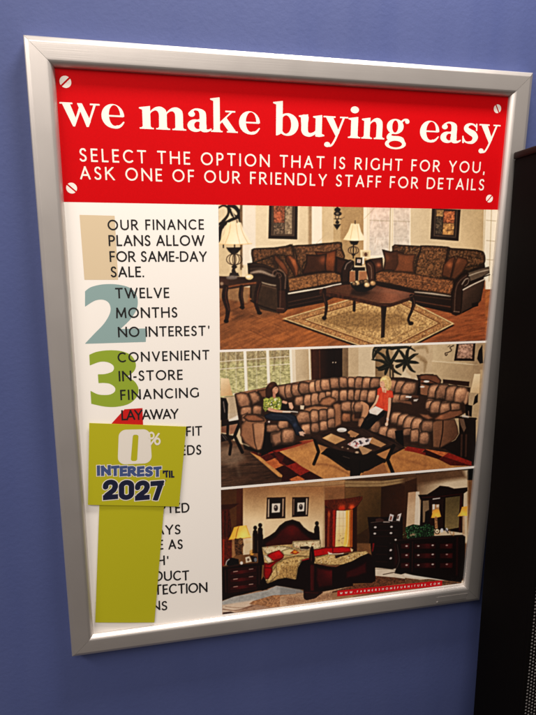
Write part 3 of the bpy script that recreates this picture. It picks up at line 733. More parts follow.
    A.ell(375, 70, 22, 16, (30, 24, 20)); A.ell(377, 98, 28, 17, (34, 28, 24)); A.line([(375, 40), (375, 60)], 12, (40, 32, 26)); A.ell(374, 98, 12, 8, (150, 130, 100), .7)
    A.line([(360, 118), (372, 150), (385, 118)], 5, (36, 28, 24)); A.line([(352, 135), (398, 135)], 5, (36, 28, 24)); A.poly([(346, 175), (400, 172), (385, 195), (372, 214), (358, 195)], (30, 24, 20)); A.ell(374, 160, 14, 12, (34, 28, 22))
    A.line([(398, 140), (425, 122)], 3, (90, 76, 60), .8)
    # ---- lamp between the sofas
    A.at(320, 230, 7.657)
    A.at(320, 200, 3.697)
    A.poly([(115, 87), (144, 88), (152, 118), (170, 148), (128, 152), (86, 147), (104, 118)], ((95, 100, (240, 210, 154)), (160, 120, (240, 222, 184))), lit=[(125, 140, 30, .08)])
    for p in ([(122, 90), (112, 146)], [(137, 90), (144, 148)]): A.line(p, 2, (206, 170, 118), .8)
    A.line([(130, 77), (130, 88)], 3, (60, 44, 34))
    A.at(320, 230, 7.657)
    A.poly([(225, 84), (298, 84), (286, 112), (262, 118), (236, 108)], (30, 22, 18)); A.line([(256, 112), (255, 215)], 9, (30, 22, 18))
    for rx in (40, 22): A.line(arc(256, 156, rx, 30, 0, 360, 20), 5, (56, 42, 34), .95, sm=False)
    A.ell(256, 190, 14, 8, (34, 24, 20))
    # photo frames on the corner table
    A.poly([(308, 152), (388, 156), (384, 215), (310, 215)], (228, 206, 158)); A.poly([(324, 166), (374, 168), (370, 205), (326, 205)], (186, 160, 122)); A.ell(350, 188, 12, 15, (110, 74, 50))
    A.poly([(272, 210), (324, 212), (322, 275), (268, 272)], (34, 24, 22)); A.poly([(286, 224), (312, 226), (310, 252), (284, 250)], (206, 190, 176)); A.ell(298, 238, 7, 9, (150, 110, 90))
    A.poly([(326, 205), (338, 205), (336, 262), (324, 262)], (238, 226, 204))
    # ---- left sofa
    A.at(215, 200, 3.697); A.poly([(140, 240), (300, 230), (470, 225), (500, 262), (500, 320), (262, 400), (140, 330)], D1)
    FAB = (84, 54, 30)
    A.at(250, 230, 7.657)
    A.poly([(10, 150), (30, 142), (180, 134), (270, 122), (310, 108), (330, 118), (400, 118), (560, 100), (700, 94), (712, 240), (300, 380), (20, 280)], FAB, puff=(.45, 1.0, 3.0), tex=(.50, 1.6))
    A.poly([(8, 180), (20, 146), (60, 138), (180, 134), (280, 122), (318, 120), (330, 200), (200, 200), (40, 250), (20, 230)], (84, 54, 31), sm=True, puff=(.5, 1.15, 3), tex=(.50, 1.5))
    A.poly([(335, 122), (440, 112), (560, 104), (690, 92), (706, 140), (708, 230), (440, 240), (400, 330), (360, 250), (345, 180)], (90, 58, 34), sm=True, puff=(.5, 1.12, 3.2), tex=(.50, 1.5))
    A.line([(322, 110), (335, 170), (345, 250)], 7, (40, 22, 14), .85)
    A.poly([(170, 200), (200, 190), (260, 230), (200, 300), (170, 260)], (40, 22, 14), .7, 1.5)
    # throw pillows
    A.poly([(182, 188), (205, 196), (262, 250), (296, 310), (292, 365), (262, 330), (215, 270), (185, 230)], (96, 52, 27), puff=(.5, 1.0, 2), lit=[(250, 270, 40, .3)])
    A.poly([(268, 205), (300, 194), (345, 220), (372, 290), (368, 350), (340, 362), (310, 300), (270, 240)], (70, 36, 18), puff=(.5, 1, 1.6))
    A.poly([(280, 198), (310, 192), (350, 225), (374, 290), (366, 345), (348, 358), (335, 300), (305, 235)], (112, 60, 30), puff=(.6, 1.1, 2), lit=[(335, 240, 35, .35)])
    # arm, left
    A.poly([(-20, 255), (30, 248), (110, 262), (200, 300), (260, 330), (285, 380), (285, 560), (200, 580), (0, 520), (0, 400), (-15, 330)], D1, puff=(.7, 1.1, 3))
    A.line([(5, 330), (80, 318), (160, 345), (190, 355)], [14, 26, 16, 6], (170, 150, 130), .75, 1.0); A.line([(0, 300), (90, 296), (170, 320)], [6, 12, 4], (120, 100, 84), .5, 1.2)
    A.line([(0, 262), (110, 272), (190, 305)], 7, (96, 66, 48), .5, 1.0)
    A.line([(172, 350), (180, 318), (215, 304), (250, 318), (272, 360), (270, 420), (262, 540)], 9, (126, 96, 78), .75, .6)
    A.line([(196, 352), (205, 330), (232, 334), (238, 356), (220, 366)], 6, (110, 80, 64), .8)
    A.poly([(80, 395), (200, 420), (206, 560), (90, 560)], (76, 54, 38), .85, 1.2); A.line([(86, 400), (150, 418), (196, 425)], 8, (180, 164, 140), .7)
    A.at(215, 200, 3.697)
    # seat cushions, front rail
    A.poly([(268, 290), (380, 270), (462, 265), (468, 302), (380, 318), (275, 340)], (116, 76, 42), puff=(.6, 1.1, 1.6), tex=(.42, 1.3))
    A.line([(374, 274), (380, 296), (380, 316)], 2.5, (60, 34, 20), .8); A.line([(270, 292), (375, 274), (462, 268)], 2, (70, 42, 26), .7)
    A.poly([(268, 338), (380, 320), (468, 304), (500, 300), (500, 330), (400, 380), (268, 405)], D1)
    A.line([(272, 346), (330, 336), (385, 327), (430, 318)], [5, 6, 4, 2], (226, 210, 184), .95)
    A.line([(272, 378), (400, 352)], 3, (84, 52, 36), .8); A.line([(272, 392), (400, 366)], 2.5, (70, 42, 28), .8)
    A.poly([(132, 300), (232, 330), (238, 420), (170, 405), (135, 375)], (62, 42, 28), tex=(.12, 4)); A.line([(140, 306), (225, 328)], 3, (104, 80, 60), .8)
    A.line([(132, 372), (170, 392), (235, 412)], 5, (34, 20, 14)); A.poly([(230, 330), (262, 330), (268, 405), (255, 418), (232, 418)], (46, 24, 15), puff=(.6, 1.2, 2))
    A.line([(226, 262), (242, 300), (240, 400)], 4, (98, 66, 50), .6)
    A.ell(243, 408, 17, 9, (64, 32, 20)); A.line([(230, 400), (254, 402)], 2.5, (150, 110, 88), .7)
    # square pillows on the left sofa
    A.at(285, 200, 7.147)
    A.poly([(208, 366), (300, 372), (372, 352), (362, 440), (356, 520), (290, 510)], (92, 46, 20), puff=(.55, 1.05, 2.5), lit=[(330, 420, 45, .5)])
    A.poly([(150, 388), (230, 392), (300, 382), (292, 450), (296, 512), (220, 522), (140, 530), (120, 525), (150, 450)], (66, 34, 18), puff=(.6, 1, 2.5), lit=[(272, 430, 26, 1.0)])
    # right arm of the left sofa
    A.poly([(362, 402), (440, 425), (470, 440), (430, 500), (405, 540), (358, 525)], D2, puff=(.6, 1, 2), tex=(.15, 3))
    A.at(320, 230, 7.657)
    A.poly([(120, 205), (200, 225), (250, 235), (215, 300), (160, 340), (118, 325)], (56, 28, 16), puff=(.6, 1.1, 3))
    A.poly([(165, 300), (190, 250), (230, 226), (262, 240), (262, 290), (228, 320), (222, 400), (160, 410)], D1, puff=(.7, 1.2, 2))
    A.line([(190, 300), (205, 262), (238, 238)], 8, (150, 130, 118), .7); A.line([(235, 300), (250, 270)], 5, (120, 100, 90), .6)
    A.line([(0, 452), (80, 428), (160, 412)], 9, (220, 206, 186), .9)
    # ---- corner table
    A.poly([(240, 285), (345, 285), (345, 312), (250, 312)], (28, 18, 14)); A.poly([(268, 300), (296, 300), (292, 400), (270, 400)], (34, 22, 18)); A.poly([(228, 316), (268, 316), (268, 398), (224, 398)], (150, 96, 60)); A.poly([(298, 316), (360, 316), (360, 385), (296, 395)], (160, 104, 66))
    A.line([(232, 396), (360, 386)], 6, (120, 74, 44), .8)
    # ---- right sofa
    A.at(350, 200, 3.697)
    A.poly([(92, 262), (240, 262), (440, 250), (496, 225), (500, 250), (484, 372), (380, 418), (240, 385), (92, 335)], D1)
    A.poly([(155, 172), (165, 164), (262, 170), (270, 168), (360, 172), (372, 178), (470, 184), (492, 190), (500, 206), (494, 240), (440, 262), (240, 280), (160, 250)], FAB, puff=(.5, 1, 2.4), tex=(.55, 1.5))
    A.poly([(258, 180), (272, 168), (355, 173), (362, 184), (345, 290), (240, 275)], (90, 58, 32), sm=True, puff=(.5, 1.1, 3), tex=(.60, 1.3))
    A.poly([(365, 184), (380, 178), (478, 186), (499, 204), (494, 238), (440, 250), (380, 270), (346, 290)], (80, 52, 30), sm=True, puff=(.5, 1.05, 3), tex=(.60, 1.3))
    A.dots([(262, 180), (352, 180), (342, 280), (246, 270)], 90, [(150, 108, 66), (58, 34, 20), (134, 92, 54)], 1.5, 4, 3, .5); A.dots([(375, 188), (490, 195), (488, 235), (400, 262)], 70, [(140, 100, 62), (50, 30, 18)], 1.5, 4, 4, .5); A.dots([(165, 170), (258, 176), (250, 200), (175, 195)], 50, [(160, 116, 70), (54, 32, 18)], 1.5, 4, 6, .5)
    A.line([(264, 172), (250, 225), (240, 272)], 4, (44, 24, 14), .85); A.line([(364, 176), (352, 230), (342, 285)], 4.5, (40, 22, 14), .85)
    A.poly([(92, 275), (110, 262), (200, 266), (300, 284), (380, 296), (384, 318), (372, 350), (250, 334), (95, 300)], (108, 66, 36), puff=(.55, 1.1, 2), tex=(.50, 1.3))
    A.line([(268, 288), (266, 334)], 2.5, (60, 34, 20), .7); A.line([(95, 280), (200, 290), (372, 318)], 2, (176, 118, 74), .5)
    # pillows on it
    A.poly([(118, 182), (150, 190), (172, 186), (200, 195), (200, 268), (148, 262), (122, 262), (128, 220)], (74, 40, 22), puff=(.55, 1, 2.4), lit=[(135, 215, 14, .5)])
    A.poly([(172, 194), (205, 200), (244, 200), (236, 235), (238, 270), (200, 268), (160, 266), (174, 235)], (98, 54, 28), puff=(.6, 1.1, 2.6), lit=[(205, 230, 22, .2)])
    A.poly([(338, 280), (344, 240), (366, 215), (385, 206), (395, 222), (372, 292)], (92, 50, 26), puff=(.5, 1, 2), lit=[(368, 240, 10, .7)])
    A.poly([(372, 290), (385, 235), (398, 208), (432, 216), (438, 232), (415, 270), (388, 295)], (86, 48, 26), puff=(.55, 1.05, 2.2), lit=[(398, 225, 12, .35)])
    A.line([(386, 218), (378, 255), (370, 290)], 3, (40, 22, 14), .8)
    # left arm of it
    A.poly([(55, 225), (75, 218), (120, 212), (124, 262), (96, 272), (92, 300), (70, 308), (60, 260)], D2, puff=(.6, 1.1, 2), lit=[(106, 240, 8, 1.4)])
    A.line([(58, 232), (76, 226), (90, 245), (92, 290)], 4.5, (26, 14, 10)); A.line([(66, 236), (78, 250), (80, 290)], 3, (150, 124, 104), .6)
    # base and right arm
    A.poly([(92, 300), (180, 316), (250, 334), (372, 352), (380, 420), (240, 388), (92, 340)], D1)
    A.line([(240, 340), (300, 346), (345, 352), (372, 356)], [3, 6, 5, 2], (196, 178, 156), .85, .6); A.line([(240, 352), (372, 368)], 3, (90, 56, 38), .6)
    A.line([(230, 372), (300, 384), (374, 396)], 3.5, (104, 58, 36), .8); A.line([(230, 386), (374, 410)], 4, (20, 12, 8))
    A.poly([(372, 400), (376, 340), (388, 302), (410, 276), (436, 268), (446, 285), (440, 310), (418, 330), (412, 420), (392, 428), (376, 422)], D1, puff=(.7, 1.25, 2))
    A.line([(386, 410), (390, 340), (402, 304), (430, 280)], 4, (92, 66, 52), .8); A.line([(414, 312), (426, 294), (436, 290)], 4, (190, 176, 160), .6); A.line([(424, 318), (436, 308), (440, 292)], 3, (160, 142, 126), .6)
    A.poly([(436, 268), (480, 254), (514, 246), (516, 270), (480, 290), (444, 304)], (84, 68, 54), puff=(.6, 1.1, 1.5)); A.line([(440, 280), (480, 266), (514, 258)], 4, (176, 162, 142), .7); A.line([(446, 302), (516, 276)], 4, (24, 14, 10))
    A.poly([(418, 330), (446, 312), (500, 290), (484, 372), (470, 388), (412, 420)], ((430, 340, (72, 50, 38)), (490, 380, (40, 26, 18)))); A.line([(418, 332), (460, 310), (500, 292)], 4, (214, 200, 180), .85); A.line([(416, 416), (470, 388)], 4, (16, 10, 8))
    A.ell(392, 418, 16, 8, (44, 24, 16)); A.line([(384, 412), (404, 414)], 2.5, (170, 140, 116), .7)
    A.poly([(450, 382), (474, 376), (474, 392), (452, 398)], (28, 18, 14))
    # ---- rug
    A.at(0, 0, 1)
    cc = np.array([382, 321.5]); full = np.array([(282.5, 318.6), (385.5, 288.5), (454.5, 323.6), (389.6, 356.5)])
    def ring(k): return [tuple(cc+(q-cc)*k) for q in full]
    rug = ring(1)
    A.poly([(x, y+2.0) for x, y in rug], (44, 22, 13)); A.poly(rug, (206, 172, 116), tex=(.18, 1.6))
    A.poly(ring(.95), (166, 116, 68), tex=(.32, 1.3)); A.dots(ring(.95), 1500, [(112, 66, 34), (224, 192, 134), (146, 92, 48), (206, 166, 102)], .3, .95, 8, .75, .6)
    A.line(ring(.955)+ring(.955)[:1], .7, (120, 74, 38), .8, sm=False)
    A.line(ring(.80)+ring(.80)[:1], 1.1, (118, 74, 38), .85, sm=False); A.line(ring(.76)+ring(.76)[:1], .8, (220, 186, 122), .7, sm=False)
    A.poly(ring(.73), (186, 144, 90), tex=(.34, 1.4)); A.dots(ring(.73), 500, [(214, 178, 108), (136, 98, 48), (160, 120, 60)], .35, 1.0, 9, .6, .6); A.line(ring(.60)+ring(.60)[:1], .7, (126, 86, 44), .6, sm=False)
    A.poly([(315, 320), (350, 311), (400, 313), (412, 322), (385, 330), (345, 328)], (104, 74, 36), .5, 3)
    # ---- coffee table
    A.at(350, 200, 3.697)
    A.poly([(-115, 330), (-40, 316), (60, 306), (120, 322), (238, 346), (232, 356), (150, 384), (112, 380), (0, 352), (-110, 345)], ((-60, 330, (84, 48, 28)), (190, 350, (110, 66, 46))), lit=[(150, 350, 40, .35), (60, 330, 30, -.3)])
    A.poly([(-115, 330), (0, 352), (112, 380), (150, 382), (234, 352), (236, 366), (150, 396), (118, 398), (0, 370), (-112, 352)], (66, 34, 20), tex=(.3, 2.2)); A.line([(-110, 334), (0, 356), (112, 382)], 2, (110, 62, 38), .7)
    A.poly([(8, 330), (60, 330), (70, 345), (40, 356), (0, 350)], (30, 18, 14), .7, 1.5)
    A.poly([(114, 392), (136, 392), (130, 450), (128, 508), (114, 510), (116, 450)], (32, 18, 13)); A.line([(118, 400), (120, 500)], 3, (84, 48, 32), .6)
    A.line([(228, 356), (236, 380), (228, 410), (216, 440), (222, 458)], [18, 15, 10, 9, 11], (36, 20, 14), sm=True); A.ell(226, 456, 9, 7, (34, 18, 12)); A.line([(234, 362), (238, 384), (230, 410)], 2.5, (104, 66, 44), .7)
    A.line([(16, 378), (15, 408)], 11, (34, 18, 12), sm=False)
    A.at(215, 200, 3.697)
    A.line([(404, 332), (404, 360), (412, 390), (408, 425), (404, 438)], [14, 16, 12, 9, 12], (40, 22, 15)); A.line([(400, 345), (408, 385)], 2.5, (110, 64, 40), .6); A.ell(404, 436, 9, 7, (32, 18, 12))
    A.at(350, 200, 3.697); A.line([(80, 330), (150, 340), (205, 348)], 9, (150, 104, 80), .35, 2); A.line([(112, 378), (160, 378), (232, 354)], 2, (140, 92, 64), .7)
    # bowl of balls
    A.at(320, 230, 7.657)
    A.poly([(230, 405), (432, 402), (425, 430), (395, 455), (340, 476), (280, 470), (245, 440)], (24, 18, 16))
    for x, y, r, c in ((284, 405, 24, (168, 132, 92)), (262, 412, 18, (110, 84, 58)), (320, 398, 20, (66, 50, 36)), (352, 395, 22, (100, 78, 52)), (360, 420, 24, (190, 150, 104)), (404, 408, 25, (150, 110, 72))):
        A.ell(x, y, r, r*.85, c, puff=(.55, 1.15, 1.6), lit=[(x-6, y-8, 8, .5)])
    # ---- end table with ornament at left
    A.at(215, 275, 7.147)
    A.poly([(20, 45), (150, 20), (330, 38), (326, 60), (250, 78), (100, 102), (32, 95)], (54, 30, 20), tex=(.2, 3)); A.poly([(22, 8), (330, 18), (330, 44), (180, 60), (100, 74), (24, 60)], ((60, 30, (66, 38, 26)), (300, 40, (44, 26, 18))))
    A.line([(100, 84), (180, 70), (290, 56)], 10, (150, 84, 42), .8, .7); A.ell(48, 62, 12, 12, (190, 160, 130), .6, .8); A.ell(245, 14, 28, 20, (222, 190, 130)); A.ell(238, 12, 16, 10, (240, 226, 196))
    A.ell(120, 18, 40, 14, (120, 110, 104), .8, .8)
    for p, wd in (([(76, 90), (70, 160), (92, 250), (82, 320)], [38, 44, 32, 26]), ([(190, 85), (184, 150), (194, 200), (196, 235)], [30, 32, 28, 24]), ([(318, 60), (300, 120), (292, 200), (316, 270)], [34, 36, 28, 26])):
        A.line(p, wd, (40, 20, 14), tex=(.3, 2)); A.line([(q[0]+7, q[1]) for q in p[:3]], 6, (112, 62, 40), .55)
    A.ell(80, 330, 18, 14, (26, 14, 10)); A.ell(194, 232, 18, 11, (28, 15, 11)); A.ell(318, 272, 18, 12, (30, 16, 11))
    A.finish('photo_print', pic_m, sheet, 'printed photo of a living room with two brown patterned sofas, lamps and a gold rug')
living_room()
# ------------------------------------------------------------------ family room with a tufted corner recliner
def family_room():
    A = Art(205.2, 350.7, 581.5, 536.4)
    rr = random.Random(9)
    BR = (152, 106, 78); DK = (52, 30, 20)
    def tuft(x0, y0, x1, y1, sk=0.0, c=BR, lit=.22):
        w, h = x1-x0, y1-y0; x0 -= w*.07; x1 += w*.07; y0 -= h*.05; y1 += h*.05; w, h = x1-x0, y1-y0
        P_ = [(x0+w*.08, y0+h*.18), (x0+w*.3, y0+h*.02), (x0+w*.75, y0+h*.02), (x0+w*.95, y0+h*.16), (x0+w*1.0, y0+h*.6), (x0+w*.9, y0+h*.94), (x0+w*.5, y0+h*1.0), (x0+w*.1, y0+h*.92), (x0, y0+h*.55)]
        P_ = [(x+sk*(y-y0)+w*rr.uniform(-.035, .035), y+h*rr.uniform(-.04, .04)) for x, y in P_]; k = rr.uniform(.86, 1.1); c = tuple(v*k for v in c)
        A.poly([(x+w*.03, y+h*.05) for x, y in P_], (58, 34, 24), sm=True, a=.8); A.poly(P_, c, sm=True, puff=(.40, 1.04, min(w, h)/A.o[2]*.24), tex=(.14, 1.6), lit=[(x0+w*rr.uniform(.34, .55)+sk*h*.35, y0+h*rr.uniform(.22, .4), min(w, h)*rr.uniform(.3, .5), lit*rr.uniform(.7, 1.8)), (x0+w*.7+sk*h*.8, y0+h*.85, min(w, h)*.4, -.28)])
    def row(lst, **k):
        for r in lst: tuft(*r, **k)
    # walls
    A.at(215, 340, 3.697)
    A.poly([(-20, 0), (1100, 0), (1100, 600), (-20, 600)], ((280, 60, (196, 170, 132)), (1000, 60, (178, 150, 112))))
    A.poly([(280, 20), (360, 20), (360, 170), (280, 190)], ((285, 60, (206, 184, 150)), (360, 60, (176, 150, 114))))
    # windows and the lawn outside
    A.poly([(10, 30), (280, 30), (280, 175), (10, 215)], (176, 172, 118), tex=(.28, 1.3, 1.8))
    A.poly([(10, 30), (280, 30), (280, 75), (10, 85)], (158, 140, 104), .8, 2.5, tex=(.35, 1.4, .6))
    A.dots([(14, 80), (280, 70), (280, 165), (14, 210)], 420, [(206, 204, 150), (140, 142, 84), (190, 186, 130), (120, 118, 70)], 1, 3, 2, .6, .7)
    for x in (30, 52, 86, 140, 160, 222, 250): A.line([(x, 36), (x+rr.uniform(-4, 4), 110)], rr.uniform(4, 8), (112, 92, 66), .5, 1)
    for x in (112, 196, 282): A.line([(x-2, 30), (x+4, 190)], 11, (240, 232, 214), sm=False); A.line([(x+4, 40), (x+10, 185)], 2.5, (190, 172, 140), .7)
    for y0, y1 in ((72, 68), (100, 96)): A.line([(14, y0+8), (280, y1-8)], 2.6, (226, 218, 196), .85, sm=False)
    for x in (40, 76, 152, 240): A.line([(x, 40), (x+3, 190)], 1.6, (222, 214, 190), .55, sm=False)
    A.line([(70, 200), (180, 185), (280, 165)], 7, (226, 210, 184)); A.poly([(284, 30), (296, 30), (300, 165), (288, 168)], (224, 208, 180))
    A.line([(348, 30), (352, 160)], 5, (226, 212, 188), sm=False)
    # armoire
    A.poly([(354, 34), (495, 28), (496, 160), (358, 170)], ((360, 80, (74, 34, 20)), (420, 80, (26, 12, 10)))); A.line([(386, 36), (388, 160)], 3, (104, 50, 28), .6); A.line([(440, 34), (440, 150)], 1.6, (14, 8, 6), .8)
    for x in (436, 446): A.ell(x, 83, 2.2, 2.2, (180, 160, 140))
    A.poly([(496, 28), (540, 26), (540, 150), (496, 150)], ((496, 60, (166, 140, 104)), (540, 60, (186, 160, 124)))); A.line([(532, 28), (532, 150)], 3, (210, 190, 156), .8)
    # right part of the room
    A.at(345, 340, 3.697)
    A.poly([(-10, 28), (14, 28), (14, 150), (-10, 150)], (120, 94, 66)); A.poly([(12, 26), (50, 25), (50, 150), (12, 150)], (190, 164, 128)); A.poly([(50, 25), (112, 24), (112, 150), (50, 150)], (204, 182, 148))
    A.poly([(112, 24), (180, 24), (180, 150), (112, 150)], ((112, 60, (124, 96, 62)), (180, 60, (168, 140, 104)))); A.poly([(178, 20), (330, 16), (330, 160), (178, 170)], (190, 164, 128), soft=1.5)
    A.poly([(325, 12), (520, 6), (520, 110), (325, 110)], ((330, 40, (196, 172, 134)), (500, 40, (158, 130, 96))))
    A.poly([(322, 80), (470, 88), (500, 92), (500, 200), (322, 150)], ((330, 100, (188, 162, 124)), (490, 120, (160, 132, 98)))); A.line([(322, 78), (400, 84), (488, 92)], 3, (220, 200, 164), .8)
    A.poly([(362, 145), (460, 154), (458, 172), (362, 160)], (50, 26, 18))
    # plant
    A.at(355, 340, 7.147)
    leaf = [([(235, 175), (190, 150), (120, 140)]), ([(240, 170), (180, 200), (150, 195)]), ([(240, 165), (200, 110), (130, 70)]), ([(250, 160), (230, 90), (240, 40)]), ([(255, 165), (300, 90), (320, 50)]),
            ([(240, 175), (220, 230), (215, 250)]), ([(250, 175), (280, 220), (330, 250)]), ([(360, 150), (300, 150), (280, 150)]), ([(365, 145), (330, 90), (300, 60)]), ([(370, 140), (375, 80), (400, 45)]), ([(375, 145), (420, 110), (450, 100)]), ([(375, 155), (430, 160), (455, 165)]),
            ([(370, 160), (400, 210), (430, 230)]), ([(360, 165), (350, 200), (345, 225)]), ([(270, 60), (200, 50), (140, 60), (125, 130)]), ([(180, 60), (150, 90), (130, 140)]), ([(260, 60), (300, 55), (380, 52), (430, 80)]), ([(300, 190), (330, 175), (350, 160)]), ([(235, 190), (190, 210), (165, 215)])]
    for p in leaf: A.line(p, [26, 22, 6] if len(p) == 3 else [24, 24, 18, 6], (24, 26, 18), .95)
    for p in leaf[::2]: A.line([(a+3, b-4) for a, b in p], 4, (66, 68, 48), .6)
    A.line([(270, 180), (272, 270)], 14, (60, 44, 28)); A.line([(250, 190), (252, 265)], 9, (40, 32, 22))
    for p in ([(430, 60), (500, 50), (520, 90)], [(440, 110), (500, 150), (495, 230)], [(470, 140), (510, 160)]): A.line(p, [22, 28, 10] if len(p) == 3 else 16, (132, 104, 68), .55, 1.0)
    A.poly([(345, 230), (358, 205), (368, 230), (400, 260), (390, 300), (330, 300), (320, 270)], (214, 194, 160), .8, .8); A.poly([(425, 270), (450, 285), (460, 310), (448, 340), (440, 300)], (230, 212, 184), .9)
    # scroll ornament and picture
    A.at(420, 335, 7.147)
    A.line([(240, 75), (215, 90), (225, 110), (200, 125), (180, 130), (185, 146), (195, 138)], 7, (70, 52, 38)); A.line([(200, 85), (215, 75)], 4, (70, 52, 38))
    A.poly([(262, 62), (396, 58), (388, 186), (243, 184)], (36, 20, 16)); A.poly([(276, 66), (380, 64), (372, 168), (262, 166)], (150, 112, 92), tex=(.5, 1.6)); A.poly([(290, 100), (350, 96), (350, 150), (285, 150)], (190, 142, 122), .7, 1, tex=(.4, 1.4))
    A.poly([(420, 110), (445, 70), (450, 200), (428, 205), (408, 170)], (24, 16, 14)); A.poly([(380, 190), (415, 190), (412, 240), (380, 240)], (150, 124, 92), .6, 1)
    A.poly([(388, 278), (430, 278), (424, 416), (360, 410)], ((370, 300, (236, 208, 164)), (425, 400, (214, 176, 128)))); A.poly([(392, 440), (414, 420), (412, 480), (380, 500)], (20, 14, 12))
    # floor
    A.at(215, 340, 3.697)
    A.poly([(-20, 330), (120, 395), (330, 370), (640, 350), (1100, 400), (1100, 600), (-20, 600)], ((40, 400, (88, 60, 42)), (180, 520, (60, 36, 24))), tex=(.25, 2, 6, -.12))
    for k in range(24):
        x = rr.uniform(10, 180); y = rr.uniform(420, 545); A.line([(x, y), (x+rr.uniform(30, 90), y-rr.uniform(4, 12))], rr.uniform(1, 2.2), rr.choice([(112, 80, 58), (40, 24, 16)]), .5)
    A.poly([(20, 395), (90, 395), (110, 440), (60, 470), (15, 450)], (150, 128, 106), .5, 3); A.line([(75, 440), (90, 500)], 8, (130, 108, 88), .35, 2)
    # rug with coloured squares
    rug = [(130, 415), (330, 365), (640, 350), (700, 395), (980, 440), (935, 470), (640, 520), (300, 520), (235, 505)]
    A.poly(rug, ((300, 400, (196, 128, 66)), (700, 480, (178, 112, 54))), tex=(.10, 3))
    def sq(cell, c): A.poly(cell, c, tex=(.16, 1.8), soft=.3)
    C = {'d': (84, 16, 12), 'r': (140, 26, 14), 'o': (190, 92, 40), 'k': (50, 10, 10)}
    for cell, c in (([(132, 415), (166, 404), (200, 420), (168, 432)], 'd'), ([(166, 404), (210, 396), (238, 412), (200, 420)], 'r'), ([(168, 432), (200, 420), (222, 436), (190, 450)], 'd'), ([(200, 420), (238, 412), (262, 428), (222, 437)], 'k'),
                    ([(186, 450), (222, 438), (256, 462), (222, 476)], 'o'), ([(222, 438), (262, 428), (300, 452), (256, 463)], 'd'), ([(222, 476), (256, 462), (300, 486), (272, 506), (258, 508)], 'k'), ([(256, 462), (300, 452), (346, 486), (300, 488)], 'r'),
                    ([(272, 506), (300, 487), (346, 486), (392, 508), (340, 522), (272, 522)], 'd'), ([(262, 520), (300, 498), (332, 516), (320, 524)], 'o'), ([(238, 412), (296, 396), (380, 368), (330, 372), (300, 376), (210, 396)], 'r')):
        sq(cell, C[c])
    A.at(285, 410, 7.147)
    for cell, c in (([(-90, 290), (0, 325), (60, 375), (0, 400), (-40, 380)], 'd'), ([(0, 325), (75, 378), (20, 400), (-20, 370)], 'k'), ([(10, 398), (70, 378), (178, 435), (110, 470)], 'r'), ([(-5, 400), (105, 465), (80, 495), (-30, 520)], 'k'), ([(110, 468), (178, 436), (275, 490), (150, 505)], 'k'), ([(30, 495), (90, 470), (140, 495), (60, 510)], 'o')):
        sq(cell, C[c])
    A.poly([(60, 220), (195, 190), (215, 240), (120, 275), (0, 290)], (150, 84, 46), .5, 2.2)
    # end table at the left
    A.at(215, 415, 7.147)
    A.poly([(44, 30), (190, 30), (180, 60), (44, 84)], (34, 18, 14)); A.poly([(90, -10), (190, -20), (190, 30), (100, 45)], (226, 214, 200)); A.poly([(44, 130), (140, 150), (130, 175), (44, 192)], (26, 14, 12)); A.line([(50, 140), (80, 180)], 3, (190, 180, 170), .6); A.line([(60, 132), (90, 172)], 3, (190, 180, 170), .5)
    A.poly([(44, 84), (90, 78), (82, 130), (44, 125)], (122, 76, 54)); A.poly([(100, 75), (160, 64), (145, 130), (104, 140)], (150, 100, 74))
    A.line([(180, 50), (140, 150), (195, 265)], 24, (22, 13, 11), sm=False); A.line([(92, 70), (90, 150), (115, 210), (105, 280)], 20, (26, 15, 12), sm=False)
    # lamp shade and base at the left
    A.at(215, 345, 7.147)
    A.poly([(40, 236), (98, 240), (126, 360), (40, 366)], ((40, 250, (236, 206, 160)), (120, 340, (206, 160, 110)))); A.poly([(92, 378), (140, 372), (165, 500), (95, 536)], (178, 156, 128), .9, .8); A.line([(70, 372), (140, 365)], 7, (120, 104, 84), .7)
    A.poly([(40, 375), (80, 380), (94, 420), (92, 530), (40, 536)], (22, 15, 14)); A.line([(60, 405), (70, 480)], 6, (180, 160, 150), .6)
    # sofa body, dark under the tufts
    A.at(215, 340, 3.697)
    A.poly([(72, 200), (110, 190), (190, 175), (330, 150), (430, 140), (540, 135), (640, 138), (700, 138), (760, 150), (840, 190), (830, 330), (640, 340), (330, 370), (180, 410), (100, 380), (88, 300)], DK)
    A.poly([(75, 196), (180, 178), (340, 150), (500, 136), (540, 135), (540, 142), (340, 158), (180, 186), (80, 206)], (176, 124, 88), .8)
    # left recliner
    A.at(215, 345, 7.147)
    A.poly([(140, 350), (185, 334), (235, 345), (258, 400), (250, 440), (190, 452), (165, 430), (150, 390)], BR, puff=(.45, 1, 3), tex=(.14, 2), lit=[(190, 370, 30, .25)])
    A.poly([(236, 340), (290, 326), (325, 365), (322, 400), (270, 428), (250, 385)], BR, puff=(.45, 1, 3), tex=(.14, 2), lit=[(275, 355, 25, .25)])
    A.poly([(300, 325), (370, 312), (375, 380), (335, 375)], (120, 76, 50), puff=(.5, 1, 2)); A.poly([(440, 290), (530, 275), (540, 375), (500, 390), (455, 350)], BR, puff=(.45, 1, 3), lit=[(490, 310, 25, .25)])
    row([(182, 440, 262, 505), (270, 432, 335, 500)]); A.poly([(190, 500), (235, 480), (240, 530), (215, 560), (190, 540)], BR, puff=(.5, 1, 2))
    A.poly([(232, 512), (285, 490), (345, 508), (360, 540), (320, 560), (250, 555)], (140, 90, 60), puff=(.45, 1.05, 3))
    A.at(240, 370, 7.657)
    A.poly([(10, 420), (60, 360), (190, 360), (205, 395), (180, 540), (150, 640), (40, 560), (0, 500)], (150, 100, 68), puff=(.6, 1, 2.5)); A.poly([(20, 365), (50, 335), (120, 335), (185, 370), (190, 395), (110, 400), (60, 395)], (132, 82, 54), puff=(.45, 1.1, 3))
